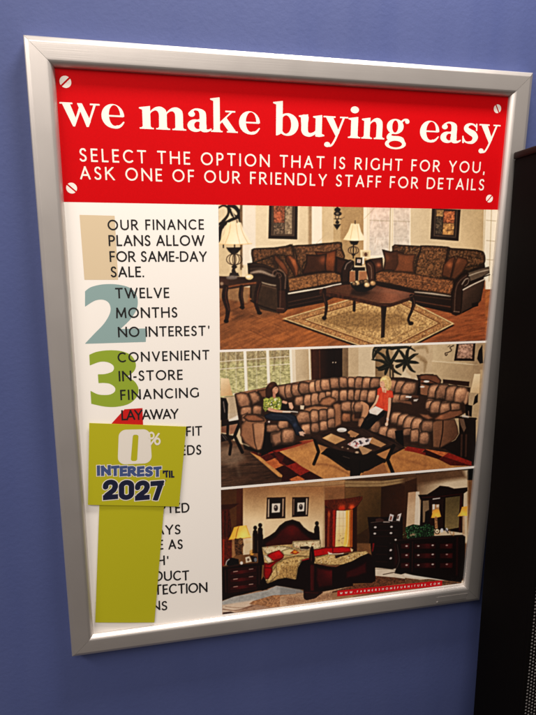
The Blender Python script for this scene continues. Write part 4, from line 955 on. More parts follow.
    A.poly([(96, 410), (130, 398), (188, 402), (196, 440), (185, 530), (160, 620), (140, 650), (110, 560)], (168, 116, 82), puff=(.6, 1, 2), lit=[(150, 460, 40, .12)]); A.line([(96, 412), (110, 540), (138, 645)], 5, (60, 34, 22), .8)
    A.poly([(190, 400), (205, 395), (240, 500), (250, 620), (160, 660), (180, 540)], (16, 10, 9))
    row([(205, 415, 305, 475), (290, 385, 372, 450)]); row([(235, 475, 335, 560), (325, 450, 410, 530)]); A.at(215, 415, 7.147); A.poly([(398, 135), (480, 110), (510, 180), (430, 220), (405, 190)], BR, puff=(.5, 1, 3)); A.poly([(486, 110), (560, 95), (570, 175), (510, 195)], BR, puff=(.5, 1, 3))
    A.poly([(200, 205), (300, 250), (420, 225), (600, 190), (620, 200), (500, 235), (330, 275), (210, 245)], (18, 11, 9), .9, .8)
    # long back of the sofa
    A.at(285, 345, 7.147)
    row([(-8, 282, 48, 378), (38, 275, 110, 368), (92, 266, 172, 352), (166, 260, 228, 342), (206, 250, 270, 334), (246, 240, 318, 326), (314, 232, 382, 316), (382, 230, 442, 308), (444, 230, 498, 306), (500, 229, 562, 310)], sk=.12)
    row([(68, 366, 134, 434), (134, 354, 192, 438), (186, 344, 244, 432), (238, 336, 296, 410), (290, 330, 330, 370), (330, 322, 384, 402), (388, 318, 446, 404), (448, 316, 494, 394), (494, 314, 546, 404)])
    A.poly([(240, 420), (262, 380), (320, 362), (362, 380), (366, 405), (325, 438), (270, 438)], (150, 98, 66), puff=(.5, 1.1, 3))
    A.poly([(150, 448), (210, 432), (290, 436), (340, 452), (290, 470), (170, 480), (120, 470)], (158, 106, 72), puff=(.5, 1.05, 2)); row([(75, 478, 185, 548), (178, 466, 244, 540), (240, 458, 304, 530), (300, 446, 358, 520)], lit=.3)
    row([(400, 400, 478, 478), (474, 398, 548, 478)]); row([(408, 486, 472, 540), (474, 484, 545, 540)])
    A.at(285, 410, 7.147)
    row([(80, 10, 182, 98), (180, 0, 242, 92), (240, -8, 304, 80), (302, -14, 356, 66)]); row([(112, 98, 186, 182), (184, 88, 246, 162), (246, 74, 306, 148), (304, 58, 358, 128)]); row([(-30, 130, 68, 240)], sk=.05); row([(404, 20, 470, 90), (474, 20, 536, 88)], c=(120, 76, 50))
    A.at(285, 345, 7.147); A.poly([(342, 425), (372, 414), (402, 424), (404, 560), (396, 570), (356, 590), (352, 470)], (148, 98, 66), puff=(.6, 1, 2), lit=[(365, 440, 20, .15)])
    # back of the right part
    A.at(355, 340, 7.147)
    A.poly([(-5, 430), (200, 430), (200, 560), (-5, 560)], DK, .9)
    row([(2, 264, 58, 346), (54, 264, 118, 346), (110, 268, 184, 346), (184, 285, 252, 360)], sk=-.08); row([(0, 350, 42, 432), (38, 352, 98, 436), (92, 354, 156, 446)], sk=-.1); row([(-10, 436, 60, 520)]); 
    A.poly([(240, 290), (300, 280), (440, 300), (460, 380), (440, 440), (280, 450)], DK)
    row([(248, 284, 304, 372), (296, 288, 364, 378), (346, 296, 444, 396)], sk=-.18); row([(268, 384, 330, 450), (322, 388, 392, 436)], sk=-.15)
    A.poly([(48, 450), (72, 446), (98, 480), (92, 560), (40, 560), (50, 500)], (188, 132, 94), puff=(.6, 1, 2))
    # console with cup holders
    A.poly([(440, 250), (560, 245), (560, 470), (480, 480), (440, 400), (455, 300)], (30, 16, 12)); A.poly([(446, 262), (470, 244), (560, 244), (560, 300), (462, 284)], (96, 54, 34), puff=(.5, 1.1, 2)); A.poly([(468, 310), (545, 330), (545, 410), (465, 385)], (146, 94, 62), puff=(.7, 1, 2))
    for x, y in ((515, 298), (530, 300), (482, 334)): A.ell(x, y, 14, 5, (220, 210, 200), .85)
    A.poly([(300, 425), (400, 440), (408, 462), (310, 442)], (110, 70, 48)); A.poly([(404, 392), (520, 404), (520, 420), (404, 410)], (84, 50, 34)); A.poly([(364, 400), (405, 402), (400, 414), (362, 410)], (230, 226, 220)); A.poly([(418, 426), (455, 420), (440, 438), (420, 438)], (200, 194, 188), .8)
    A.poly([(280, 465), (440, 470), (500, 480), (540, 520), (300, 520)], DK)
    A.at(420, 335, 7.147)
    A.poly([(-5, 290), (40, 278), (120, 286), (152, 322), (148, 352), (0, 346)], (104, 60, 38), puff=(.5, 1.1, 2)); A.line([(0, 318), (70, 326), (120, 345)], 6, (34, 18, 14)); A.ell(46, 332, 20, 7, (226, 218, 208)); A.ell(16, 370, 16, 7, (200, 190, 180), .8); A.poly([(5, 380), (82, 372), (60, 430), (8, 425)], (140, 90, 60)); A.poly([(-10, 430), (60, 432), (50, 520), (-10, 520)], DK)
    # right recliner
    A.poly([(70, 360), (150, 350), (270, 362), (360, 375), (350, 460), (340, 560), (40, 560), (45, 460)], DK)
    row([(66, 352, 148, 452), (118, 352, 208, 462), (188, 360, 274, 474), (252, 372, 344, 484)], sk=-.12); row([(44, 456, 102, 536), (92, 462, 152, 545), (148, 474, 218, 550), (208, 484, 292, 556)], sk=-.1)
    A.poly([(330, 400), (352, 405), (340, 480), (325, 500), (310, 480)], (190, 136, 100), puff=(.7, 1, 2))
    A.poly([(345, 410), (395, 418), (380, 470), (345, 490)], (176, 146, 112), .8)
    A.at(410, 400, 7.147)
    A.poly([(-90, 60), (100, 50), (180, 130), (170, 340), (60, 330), (-100, 280)], DK)
    A.at(350, 405, 7.147)
    row([(293, 50, 372, 132), (343, 62, 424, 150), (388, 76, 474, 174), (440, 92, 528, 194), (500, 112, 600, 214)], sk=-.1, lit=.3); row([(376, 164, 442, 222), (430, 172, 494, 264), (494, 196, 566, 290)], lit=.15)
    A.at(410, 400, 7.147)
    row([(112, 0, 172, 66), (148, 6, 222, 98), (214, 16, 294, 104)], sk=-.1); row([(78, 142, 164, 232), (64, 228, 138, 316)]); A.poly([(60, 95), (130, 100), (170, 130), (130, 145), (90, 125)], (124, 78, 52), puff=(.5, 1.1, 2))
    A.poly([(170, 130), (215, 100), (280, 72), (370, 66), (385, 100), (330, 130), (240, 150), (180, 146)], (112, 68, 44), puff=(.5, 1.15, 2.5), lit=[(215, 115, 22, .35)])
    A.poly([(162, 158), (190, 146), (320, 136), (340, 190), (348, 240), (322, 282), (214, 344), (168, 336)], ((170, 200, (128, 84, 56)), (340, 240, (94, 58, 38))), puff=(.65, 1, 1.5)); A.line([(236, 150), (232, 230), (212, 340)], 8, (40, 22, 15)); A.line([(166, 170), (170, 330)], 4, (170, 120, 84), .6)
    A.poly([(348, 130), (470, 140), (470, 470), (430, 460), (250, 350), (215, 345), (325, 284), (352, 240)], (28, 16, 13)); A.poly([(345, 120), (380, 115), (400, 200), (385, 230), (362, 180)], (120, 88, 66), .8)
    A.line([(330, 122), (470, 134)], 14, (24, 14, 12)); A.poly([(375, 105), (425, 112), (420, 128), (370, 122)], (190, 180, 170), .8); A.poly([(395, 30), (445, 40), (440, 120), (398, 110)], (20, 13, 12)); A.line([(418, 80), (420, 120)], 5, (170, 130, 104), .8)
    for x in (370, 402): A.line([(x, 250), (x-4, 400)], 13, (84, 50, 36), .6)
    for cell, c in (([(-20, 330), (110, 352), (70, 380), (-40, 360)], 'r'), ([(110, 350), (275, 376), (235, 405), (130, 372)], 'o'), ([(110, 352), (235, 405), (205, 424), (75, 382)], 'k'), ([(275, 376), (440, 440), (440, 470), (300, 462), (205, 424)], 'r'), ([(205, 424), (240, 404), (440, 470), (290, 468)], 'd')): sq(cell, C[c])
    A.at(350, 405, 7.147); A.poly([(330, 290), (540, 340), (540, 360), (340, 300)], C['r'], .8)
    row([(143, 112, 218, 200), (206, 148, 272, 234), (262, 162, 338, 250)]); A.poly([(60, 100), (95, 80), (110, 120), (80, 165), (55, 150)], (164, 112, 78), puff=(.6, 1, 2)); A.poly([(320, 185), (378, 180), (385, 300), (330, 260)], (14, 9, 8))
    # woman on the left part of the sofa
    A.at(240, 370, 7.657)
    A.poly([(318, 232), (380, 262), (375, 325), (300, 330), (300, 260)], (26, 18, 18)); A.poly([(180, 222), (205, 204), (300, 205), (322, 232), (312, 305), (240, 318), (220, 296), (194, 320), (176, 290)], (150, 160, 60), puff=(.75, 1, 2), tex=(.3, 1.2))
    A.dots([(184, 220), (310, 212), (308, 300), (190, 300)], 70, [(34, 36, 28), (222, 218, 90), (96, 116, 44), (232, 230, 190)], 4, 9, 5, .85)
    A.poly([(196, 200), (198, 140), (222, 104), (258, 90), (284, 108), (286, 132), (256, 146), (250, 180), (226, 216), (205, 214)], (56, 30, 20), sm=True, lit=[(235, 120, 20, .6)]); A.poly([(250, 146), (272, 128), (290, 140), (290, 165), (272, 184), (252, 172)], (206, 142, 110), sm=True); A.line([(262, 180), (262, 205)], 22, (186, 122, 94))
    A.line([(225, 300), (300, 318), (380, 322)], [24, 22, 16], (210, 150, 120)); A.line([(332, 244), (352, 250)], 20, (204, 142, 112)); A.poly([(370, 250), (396, 248), (410, 285), (398, 304), (378, 290)], (214, 154, 124)); A.line([(330, 320), (400, 318), (440, 322)], 8, (220, 214, 206), .8)
    A.poly([(186, 345), (240, 322), (380, 328), (430, 352), (452, 420), (492, 470), (470, 505), (430, 500), (392, 420), (360, 392), (250, 388), (190, 370)], (26, 32, 46), puff=(.6, 1.15, 2), lit=[(420, 420, 16, .7)])
    A.poly([(450, 474), (480, 468), (505, 490), (490, 506), (460, 500)], (206, 160, 136)); A.ell(498, 496, 12, 6, (60, 36, 26)); A.poly([(461, 270), (492, 272), (487, 302), (463, 300)], (216, 190, 160)); A.ell(215, 400, 18, 14, (60, 36, 30)); A.ell(222, 396, 7, 6, (210, 190, 180))
    A.line([(272, 140), (280, 139)], 4, (60, 34, 26), .8, .3); A.line([(280, 162), (288, 161)], 3, (150, 60, 50), .8, .3); A.poly([(250, 150), (262, 160), (262, 182), (250, 176)], (150, 92, 68), .6, .8)
    A.line([(230, 296), (300, 312)], 5, (150, 96, 70), .5, .6); A.line([(250, 345), (330, 350), (392, 385)], 6, (60, 70, 90), .5, .8); A.line([(205, 110), (240, 98), (262, 104)], 6, (110, 66, 42), .6, .8)
    # woman in the orange red top
    A.at(350, 370, 7.657)
    A.poly([(76, 440), (112, 372), (150, 322), (215, 345), (272, 308), (262, 350), (200, 395), (160, 440), (120, 470), (80, 460)], (14, 12, 14)); A.poly([(210, 145), (240, 128), (290, 146), (326, 162), (334, 208), (306, 222), (292, 318), (240, 300), (192, 278), (206, 210)], (232, 66, 34), puff=(.8, 1, 1.5), lit=[(240, 220, 30, .12)], tex=(.10, 2))
    A.line([(214, 200), (196, 250), (158, 300)], [18, 16, 14], (220, 160, 126)); A.line([(304, 222), (300, 300), (290, 360), (284, 405)], [24, 20, 16, 14], (216, 154, 122)); A.ell(280, 415, 12, 14, (222, 176, 148)); A.line([(286, 372), (290, 380)], 16, (190, 170, 160), .7)
    A.poly([(240, 130), (284, 140), (276, 175), (250, 170)], (226, 166, 134)); A.poly([(230, 92), (236, 62), (270, 44), (305, 58), (318, 100), (310, 140), (288, 158), (268, 130), (240, 110)], (206, 166, 104), sm=True, tex=(.25, 1.2, 1, .9), lit=[(262, 64, 18, .25)]); A.poly([(230, 92), (250, 84), (266, 104), (262, 128), (242, 132), (230, 116)], (222, 158, 124), sm=True)
    A.poly([(144, 308), (195, 276), (256, 302), (208, 346), (150, 330)], (228, 214, 204), tex=(.08, 2)); A.line([(160, 318), (205, 340)], 3, (150, 130, 120), .5)
    A.line([(90, 250), (130, 280), (125, 330), (100, 350)], [22, 28, 24, 14], (190, 130, 92)); 
    A.line([(236, 96), (244, 98)], 3, (90, 56, 40), .8, .3); A.line([(238, 116), (247, 117)], 3, (190, 80, 70), .8, .3); A.line([(262, 160), (252, 230), (258, 290)], 5, (176, 40, 22), .6, 1); A.line([(292, 180), (284, 250)], 6, (252, 110, 70), .45, 1.2); A.line([(228, 170), (222, 240)], 6, (180, 44, 24), .5, 1)
    A.line([(300, 64), (308, 110), (296, 148)], 5, (150, 108, 60), .6, .7); A.line([(272, 54), (290, 90), (284, 140)], 4, (236, 204, 144), .6, .7); A.line([(130, 380), (180, 350)], 6, (50, 46, 50), .6, 1)
    # coffee table
    A.at(285, 410, 7.147)
    A.poly([(180, 192), (395, 118), (560, 130), (760, 200), (860, 270), (620, 400), (540, 440), (430, 400), (230, 240)], (36, 21, 16)); A.poly([(190, 190), (395, 122), (560, 136), (850, 265), (600, 385), (240, 225)], (52, 31, 23), tex=(.25, 2, 4, .5))
    A.poly([(266, 200), (330, 168), (434, 210), (360, 244)], (190, 136, 84), lit=[(300, 185, 30, .25)]); A.poly([(440, 160), (470, 144), (530, 172), (500, 196)], (186, 130, 82)); A.line([(330, 178), (300, 200)], 8, (226, 190, 140), .5, 1.5)
    A.ell(406, 142, 34, 15, (236, 232, 224)); A.ell(402, 150, 26, 8, (170, 160, 150), .7); A.line([(446, 140), (444, 180)], 6, (20, 12, 10))
    A.poly([(446, 244), (500, 210), (560, 195), (600, 215), (545, 270), (500, 275)], (214, 190, 186), tex=(.2, 1.2)); A.dots([(455, 240), (545, 205), (590, 220), (530, 262)], 30, [(60, 50, 56), (180, 90, 80), (240, 236, 230)], 5, 12, 6, .8)
    for x, y in ((410, 266), (450, 276), (515, 302)): A.ell(x, y, 7, 5, (180, 150, 120), .7)
    A.poly([(200, 210), (232, 240), (250, 290), (232, 300), (222, 260)], (20, 12, 10)); A.line([(214, 220), (240, 300), (206, 386)], 22, (18, 11, 9), sm=False); A.poly([(240, 245), (310, 270), (300, 282), (258, 292)], (160, 104, 60)); A.poly([(255, 312), (400, 372), (560, 440), (640, 430), (620, 330), (300, 270)], (20, 12, 10)); A.poly([(262, 306), (310, 280), (560, 385), (560, 450), (440, 430)], (16, 10, 8), .9)
    A.line([(205, 388), (330, 396), (460, 460)], 8, (110, 64, 32), .6, 1.5); A.line([(415, 330), (460, 345)], 4, (110, 90, 76), .6)
    A.at(350, 405, 7.147)
    A.poly([(0, 180), (60, 205), (20, 232), (0, 226)], (170, 118, 76)); A.poly([(120, 238), (160, 230), (258, 282), (220, 302), (140, 270)], (176, 124, 78)); A.poly([(60, 300), (80, 292), (158, 322), (120, 350), (90, 355)], (190, 142, 98), .9); A.poly([(0, 272), (60, 240), (155, 238), (135, 280), (60, 296), (10, 290)], (222, 206, 206), tex=(.2, 1.2)); A.dots([(20, 268), (140, 244), (120, 278), (30, 288)], 28, [(50, 44, 60), (190, 90, 90), (240, 236, 234), (90, 80, 90)], 6, 14, 9, .8)
    A.poly([(0, 360), (90, 360), (300, 285), (330, 295), (260, 345), (70, 400), (0, 385)], (26, 15, 12)); A.poly([(190, 352), (300, 305), (262, 380), (240, 384)], (180, 116, 64)); A.poly([(0, 385), (100, 395), (190, 362), (260, 390), (255, 410), (80, 485), (60, 505), (0, 510)], (22, 13, 10))
    A.line([(312, 290), (268, 390), (305, 480)], 26, (18, 11, 9), sm=False); A.poly([(80, 495), (240, 410), (270, 480), (180, 500), (80, 508)], (150, 92, 48)); A.line([(70, 400), (66, 510)], 12, (18, 11, 9), sm=False); A.ell(50, 338, 14, 8, (200, 170, 140), .7); A.line([(300, 365), (540, 430)], 10, (128, 74, 36), .45, 2)
    A.finish('photo_print', pic_m, sheet, sat=.80, usm=.5, label='printed photo of a family room with a tufted brown corner sofa and two seated women')
family_room()

# ------------------------------------------------------------------ bedroom with a dark red sleigh bed
def bedroom():
    A = Art(204.8, 540.0, 581.5, 731.2)
    rr = random.Random(21)
    W = (44, 10, 10); WD = (20, 8, 8)
    A.at(215, 480, 7.657)
    A.poly([(0, 0), (2200, 0), (2200, 1200), (0, 1200)], (112, 78, 48))
    A.poly([(40, 60), (216, 50), (216, 420), (40, 420)], ((60, 100, (70, 42, 22)), (200, 300, (86, 52, 28)))); A.poly([(165, 60), (214, 60), (214, 360), (165, 360)], (74, 34, 20))
    A.poly([(214, 40), (1000, 0), (1000, 500), (214, 560)], ((500, 60, (150, 108, 72)), (480, 330, (216, 188, 150))), lit=[(330, 330, 120, .10), (620, 330, 160, .05), (280, 60, 150, -.12)])
    # left window curtain and its crown
    A.poly([(44, 190), (110, 185), (185, 178), (150, 205), (110, 225), (44, 230)], (52, 22, 14)); A.poly([(44, 225), (110, 220), (125, 350), (120, 440), (44, 560)], (60, 20, 14), tex=(.4, 1.2, .4)); A.line([(60, 240), (64, 520)], 7, (110, 34, 20), .6); A.line([(92, 230), (88, 540)], 9, (88, 26, 16), .6)
    A.at(215, 545, 7.657)
    A.poly([(52, -60), (130, -60), (130, 100), (52, 170)], (84, 28, 18), tex=(.4, 1.2, .4)); A.line([(66, -40), (62, 150)], 12, (160, 48, 24), .7); A.poly([(130, -50), (180, -50), (175, 60), (130, 100)], (150, 108, 72), .8)
    # lamp
    A.at(215, 480, 7.657)
    A.poly([(146, 362), (182, 352), (240, 346), (262, 400), (276, 436), (190, 450), (106, 456), (128, 410)], ((140, 360, (236, 166, 56)), (230, 400, (252, 204, 104))), lit=[(210, 420, 40, .15)])
    A.line([(182, 354), (168, 400), (158, 450)], 6, (150, 84, 24), .8); A.line([(238, 348), (262, 420)], 4, (170, 100, 40), .6); A.line([(106, 456), (190, 450), (276, 438)], 5, (210, 130, 44), .8)
    A.at(215, 545, 7.657)
    A.poly([(150, -50), (210, -50), (222, 0), (200, 40), (210, 70), (160, 80), (150, 30)], (78, 52, 34), tex=(.6, .9)); A.ell(195, -30, 20, 26, (112, 80, 50), tex=(.6, .8))
    A.poly([(230, -10), (280, -20), (290, 20), (262, 70), (215, 75)], (222, 206, 176), .9)
    # pictures
    for ox, ps in ((0, [(398, 134), (540, 130), (538, 292), (392, 298)]),):
        A.at(215, 480, 7.657); A.poly(ps, (40, 20, 16)); A.poly([(408, 146), (416, 146), (414, 282), (404, 284)], (176, 156, 136)); A.poly([(516, 142), (528, 142), (524, 278), (514, 280)], (150, 124, 104)); A.poly([(418, 144), (514, 142), (512, 280), (416, 284)], (24, 14, 14)); A.poly([(436, 180), (500, 178), (496, 246), (434, 250)], (206, 196, 184)); A.ell(466, 214, 16, 24, (60, 50, 50)); A.ell(462, 206, 7, 8, (170, 160, 150), .8)
    A.at(280, 475, 7.657)
    A.poly([(94, 170), (222, 168), (214, 316), (92, 322)], (40, 20, 16)); A.poly([(102, 182), (110, 182), (108, 306), (100, 308)], (120, 96, 80)); A.poly([(200, 178), (210, 178), (206, 302), (198, 304)], (176, 156, 136)); A.poly([(112, 180), (198, 178), (194, 304), (110, 308)], (24, 14, 14)); A.poly([(134, 212), (188, 210), (184, 276), (132, 280)], (206, 196, 184)); A.ell(160, 244, 15, 22, (60, 50, 50)); A.ell(158, 234, 6, 7, (170, 160, 150), .8)
    # corner, cornice and far walls
    A.poly([(0, 90), (340, 84), (560, 72), (560, 40), (0, 66)], (150, 122, 90), .6, 1.2); A.line([(0, 92), (340, 84), (560, 60)], 4, (104, 76, 50), .6)
    A.poly([(338, 92), (360, 92), (340, 560), (326, 560)], (136, 108, 80), .6, 1); A.poly([(340, 95), (560, 85), (560, 210), (345, 200)], (126, 88, 58), soft=.8)
    A.at(345, 470, 7.657)
    A.poly([(0, 90), (280, 84), (560, 50), (560, 560), (0, 560)], (58, 36, 18), soft=.8); A.poly([(0, 135), (278, 125), (272, 380), (0, 560)], ((20, 150, (104, 74, 44)), (250, 300, (70, 50, 24)))); A.poly([(278, 125), (540, 80), (540, 440), (272, 400)], ((280, 200, (44, 22, 10)), (520, 300, (62, 32, 16))))
    A.poly([(0, 82), (280, 84), (540, 50), (540, 80), (290, 126), (0, 132)], (136, 112, 80)); A.line([(0, 104), (280, 102), (540, 62)], 5, (98, 74, 48), .7); A.line([(0, 130), (280, 126), (540, 84)], 4, (80, 56, 34), .8); A.poly([(0, 65), (540, 20), (540, 45), (280, 80), (0, 80)], (74, 50, 30))
    # window with curtains
    A.at(300, 500, 7.657)
    A.poly([(190, 20), (460, -30), (480, -10), (432, 60), (434, 400), (190, 390)], (58, 20, 14)); A.poly([(188, 0), (330, -10), (480, -28), (476, -10), (440, 40), (400, 70), (330, 82), (240, 70), (190, 40)], (86, 32, 15), lit=[(320, 60, 26, 1.3), (395, 55, 20, 1.8)], tex=(.2, 2, .6))
    A.poly([(276, 80), (372, 82), (366, 350), (268, 360)], ((280, 100, (232, 214, 176)), (330, 340, (240, 196, 120)))); 
    for x in (303, 332): A.line([(x, 84), (x-4, 355)], 3, (176, 150, 110), .6)
    for y in (140, 200, 258, 312): A.line([(272, y), (368, y-2)], 3, (176, 150, 110), .55)
    A.dots([(280, 260), (360, 260), (356, 345), (276, 350)], 22, [(150, 130, 90), (200, 180, 130)], 4, 9, 3, .6)
    A.poly([(196, 60), (280, 75), (268, 365), (190, 360)], (88, 22, 14), tex=(.35, 1.4, .35)); A.line([(222, 90), (214, 355)], 14, (150, 66, 34), .7, .8); A.line([(262, 85), (258, 350)], 18, (176, 44, 20), .8, .8); A.line([(206, 70), (200, 350)], 8, (50, 14, 10), .7); A.ell(222, 112, 9, 18, (170, 80, 44), .7)
    A.poly([(350, 80), (408, 70), (404, 360), (330, 362), (352, 200)], ((350, 200, (250, 196, 92)), (404, 200, (150, 66, 20)))); A.line([(372, 84), (366, 300), (350, 358)], 7, (255, 224, 150), .8); A.line([(392, 84), (388, 355)], 7, (120, 46, 14), .7); A.poly([(404, 66), (436, 50), (436, 400), (402, 370)], (46, 18, 12)); A.ell(320, 62, 22, 12, (200, 50, 18), .8, 1)
    # ---- floor
    A.at(215, 545, 7.657)
    A.poly([(55, 430), (480, 300), (900, 420), (2000, 260), (2000, 600), (55, 620)], (150, 120, 100), soft=.6, tex=(.12, 1.5)); A.poly([(55, 430), (140, 395), (290, 368), (400, 345), (470, 312), (620, 340), (620, 378), (440, 385), (300, 430), (160, 448), (55, 460)], (158, 158, 156), tex=(.10, 3))
    A.poly([(55, 460), (300, 420), (270, 460), (200, 500), (55, 530)], (206, 184, 164), soft=1); A.poly([(290, 428), (440, 385), (640, 372), (700, 390), (620, 470), (420, 475), (330, 458), (260, 450)], (158, 116, 84), tex=(.30, 1.1)); A.line([(60, 490), (160, 500), (280, 468)], 8, (110, 76, 60), .7); A.line([(80, 470), (200, 480), (330, 455)], 5, (120, 90, 74), .6)
    A.poly([(60, 515), (120, 508), (160, 520), (60, 530)], (70, 44, 36))
    A.at(280, 540, 7.657)
    A.poly([(0, 430), (200, 400), (440, 350), (560, 360), (560, 480), (0, 520)], (176, 142, 114), tex=(.20, 1.2)); A.poly([(0, 355), (150, 372), (190, 400), (0, 420)], (132, 132, 132), .85, 1); A.poly([(40, 430), (180, 450), (300, 420), (560, 380), (560, 420), (250, 470), (60, 500)], (140, 104, 80), .6, 1.5, tex=(.3, 1.1))
    A.at(340, 530, 7.657)
    A.poly([(250, 290), (440, 282), (960, 390), (960, 420), (700, 420), (480, 370), (260, 350)], (214, 198, 178), tex=(.06, 3)); A.poly([(265, 350), (420, 362), (540, 380), (540, 395), (250, 440), (-60, 500), (-60, 470), (120, 420), (265, 400)], (98, 62, 42), tex=(.4, 1.0)); A.poly([(-60, 480), (560, 400), (560, 410), (-60, 545)], (150, 116, 88))
    A.line([(270, 298), (390, 300), (420, 310)], 6, (120, 104, 90), .7); A.line([(330, 340), (420, 322)], 6, (60, 44, 40), .8)
    A.at(405, 530, 7.657); A.poly([(0, 365), (120, 380), (250, 365), (430, 400), (430, 418), (200, 440), (0, 455)], (110, 80, 56), tex=(.3, 1.1)); A.line([(0, 345), (180, 365), (290, 378), (400, 378)], 14, (226, 214, 200)); A.line([(290, 396), (400, 410)], 5, (60, 40, 32), .8)
    A.poly([(398, 360), (425, 352), (428, 380), (400, 392)], (150, 140, 134))
    # ---- night stand
    A.at(215, 545, 7.657)
    A.poly([(55, 165), (180, 148), (350, 132), (362, 160), (350, 310), (400, 340), (330, 350), (150, 392), (55, 425)], WD); A.poly([(100, 180), (325, 160), (322, 340), (98, 368)], (40, 10, 10)); 
    for y in (186, 244, 302): A.poly([(112, y+12), (320, y-14), (320, y+24), (110, y+50)], (52, 12, 13), puff=(.5, 1, 1.5), lit=[(200, y+18, 40, .5)]); A.line([(142, y+18), (172, y+14)], 6, (170, 140, 130), .85); A.line([(262, y-1), (290, y-4)], 6, (170, 140, 130), .85)
    A.line([(78, 190), (84, 360)], 5, (84, 34, 30), .6); A.line([(338, 160), (338, 300)], 5, (84, 34, 30), .6); A.line([(56, 172), (180, 155), (350, 138)], 5, (70, 34, 30), .8)
    A.poly([(80, 150), (95, 110), (130, 96), (180, 108), (185, 145), (110, 160)], (18, 14, 16)); A.line([(84, 150), (90, 125), (108, 108)], 7, (190, 184, 178), .8); A.poly([(232, 95), (262, 85), (282, 125), (238, 135)], (206, 190, 166)); A.ell(255, 112, 10, 12, (120, 96, 80)); A.ell(203, 137, 11, 12, (206, 200, 196)); A.ell(282, 56, 18, 22, (190, 130, 60), tex=(.5, 1)); A.poly([(270, 80), (320, 90), (322, 128), (285, 130)], (30, 22, 26)); A.ell(310, 112, 12, 16, (120, 124, 130), .8); A.poly([(240, -40), (285, -30), (300, 30), (270, 70), (225, 60), (220, 0)], (196, 168, 130), .5, 1.2)
    # ---- bed: headboard
    A.at(250, 510, 7.657)
    A.poly([(100, 222), (150, 195), (192, 165), (225, 120), (270, 86), (325, 72), (380, 90), (412, 130), (450, 160), (488, 175), (520, 190), (520, 300), (90, 420)], (22, 9, 9)); A.poly([(110, 250), (190, 200), (230, 150), (280, 112), (330, 102), (376, 124), (404, 160), (450, 200), (492, 222), (492, 250), (300, 280), (110, 300)], (62, 12, 12), puff=(.45, 1, 3), lit=[(320, 150, 50, .5)])
    A.line([(112, 222), (190, 172), (228, 128), (272, 94), (325, 82), (374, 98), (408, 138), (480, 182)], 4, (78, 44, 38), .55)
    for x, t, w_, m_ in ((40, 122, 32, 14), (78, 102, 34, 15), (512, 88, 32, 14)):
        A.ell(x, t+14, m_+1, 17, (20, 10, 9)); A.ell(x, t+48, m_+4, 20, (22, 10, 9)); A.poly([(x-18, t+55), (x+18, t+55), (x+20, t+110), (x-18, t+110)], (24, 10, 9))
    A.poly([(20, 180), (58, 180), (60, 330), (20, 330)], (24, 11, 10)); A.poly([(58, 180), (100, 190), (104, 420), (62, 420)], (22, 9, 9)); A.poly([(490, 140), (530, 140), (536, 240), (494, 236)], (24, 11, 10)); A.line([(28, 200), (28, 330)], 8, (84, 58, 30), .7); A.line([(522, 96), (526, 190)], 3, (96, 74, 60), .6)
    # bedding
    A.poly([(92, 285), (180, 272), (320, 262), (330, 238), (540, 228), (560, 400), (400, 560), (110, 560), (110, 400)], (180, 150, 104), tex=(.22, 1.6)); A.poly([(92, 285), (160, 275), (270, 275), (330, 290), (260, 320), (130, 340), (100, 310)], (206, 184, 146), puff=(.6, 1.05, 2), tex=(.18, 1.2)); A.poly([(325, 240), (440, 236), (540, 228), (545, 300), (400, 310), (330, 285)], (206, 184, 146), puff=(.6, 1.05, 2), tex=(.18, 1.2))
    A.dots([(96, 284), (320, 268), (540, 232), (540, 300), (340, 330), (110, 330)], 130, [(120, 96, 62), (230, 214, 182), (96, 76, 52), (150, 60, 44)], 2.5, 6, 12, .7, .7)
    A.poly([(240, 310), (300, 290), (350, 300), (370, 330), (300, 350), (255, 345)], (212, 190, 140), puff=(.6, 1, 2)); A.poly([(305, 330), (340, 302), (380, 326), (350, 340)], (150, 60, 24)); A.ell(345, 320, 16, 9, (216, 130, 40))
    A.poly([(380, 280), (440, 275), (470, 290), (440, 300), (385, 296)], (40, 24, 20), .9); A.poly([(130, 345), (160, 325), (225, 304), (262, 345), (250, 370), (180, 390), (140, 370)], (156, 8, 14), puff=(.65, 1.05, 2), lit=[(215, 325, 25, .25)]); A.poly([(100, 340), (125, 345), (165, 375), (168, 395), (140, 405), (120, 380)], (222, 204, 170), puff=(.6, 1, 1.5), tex=(.2, 1.2))
    A.poly([(108, 400), (140, 408), (175, 395), (260, 360), (220, 400), (170, 440), (130, 530), (104, 500)], (140, 6, 12), puff=(.6, 1.05, 3))
    A.poly([(128, 540), (155, 450), (200, 400), (270, 365), (360, 345), (450, 350), (460, 372), (400, 385), (370, 430), (350, 520), (230, 530), (150, 560)], (188, 154, 102), puff=(.6, 1.05, 3), tex=(.22, 1.2)); A.dots([(140, 530), (200, 410), (300, 362), (440, 356), (370, 430), (350, 520)], 200, [(112, 86, 50), (232, 214, 176), (150, 120, 74), (86, 64, 40)], 2.5, 7, 13, .65, .7)
    A.poly([(210, 520), (225, 470), (260, 430), (360, 420), (350, 525)], (150, 118, 74), .75, 1.5, tex=(.5, 1.1, .5))
    A.poly([(350, 540), (368, 440), (400, 385), (448, 372), (470, 400), (470, 560)], (14, 6, 8)); A.line([(402, 385), (450, 372)], 9, (150, 8, 24), .9); A.poly([(492, 305), (560, 290), (560, 350), (500, 352)], (140, 6, 14), puff=(.7, 1.1, 2))
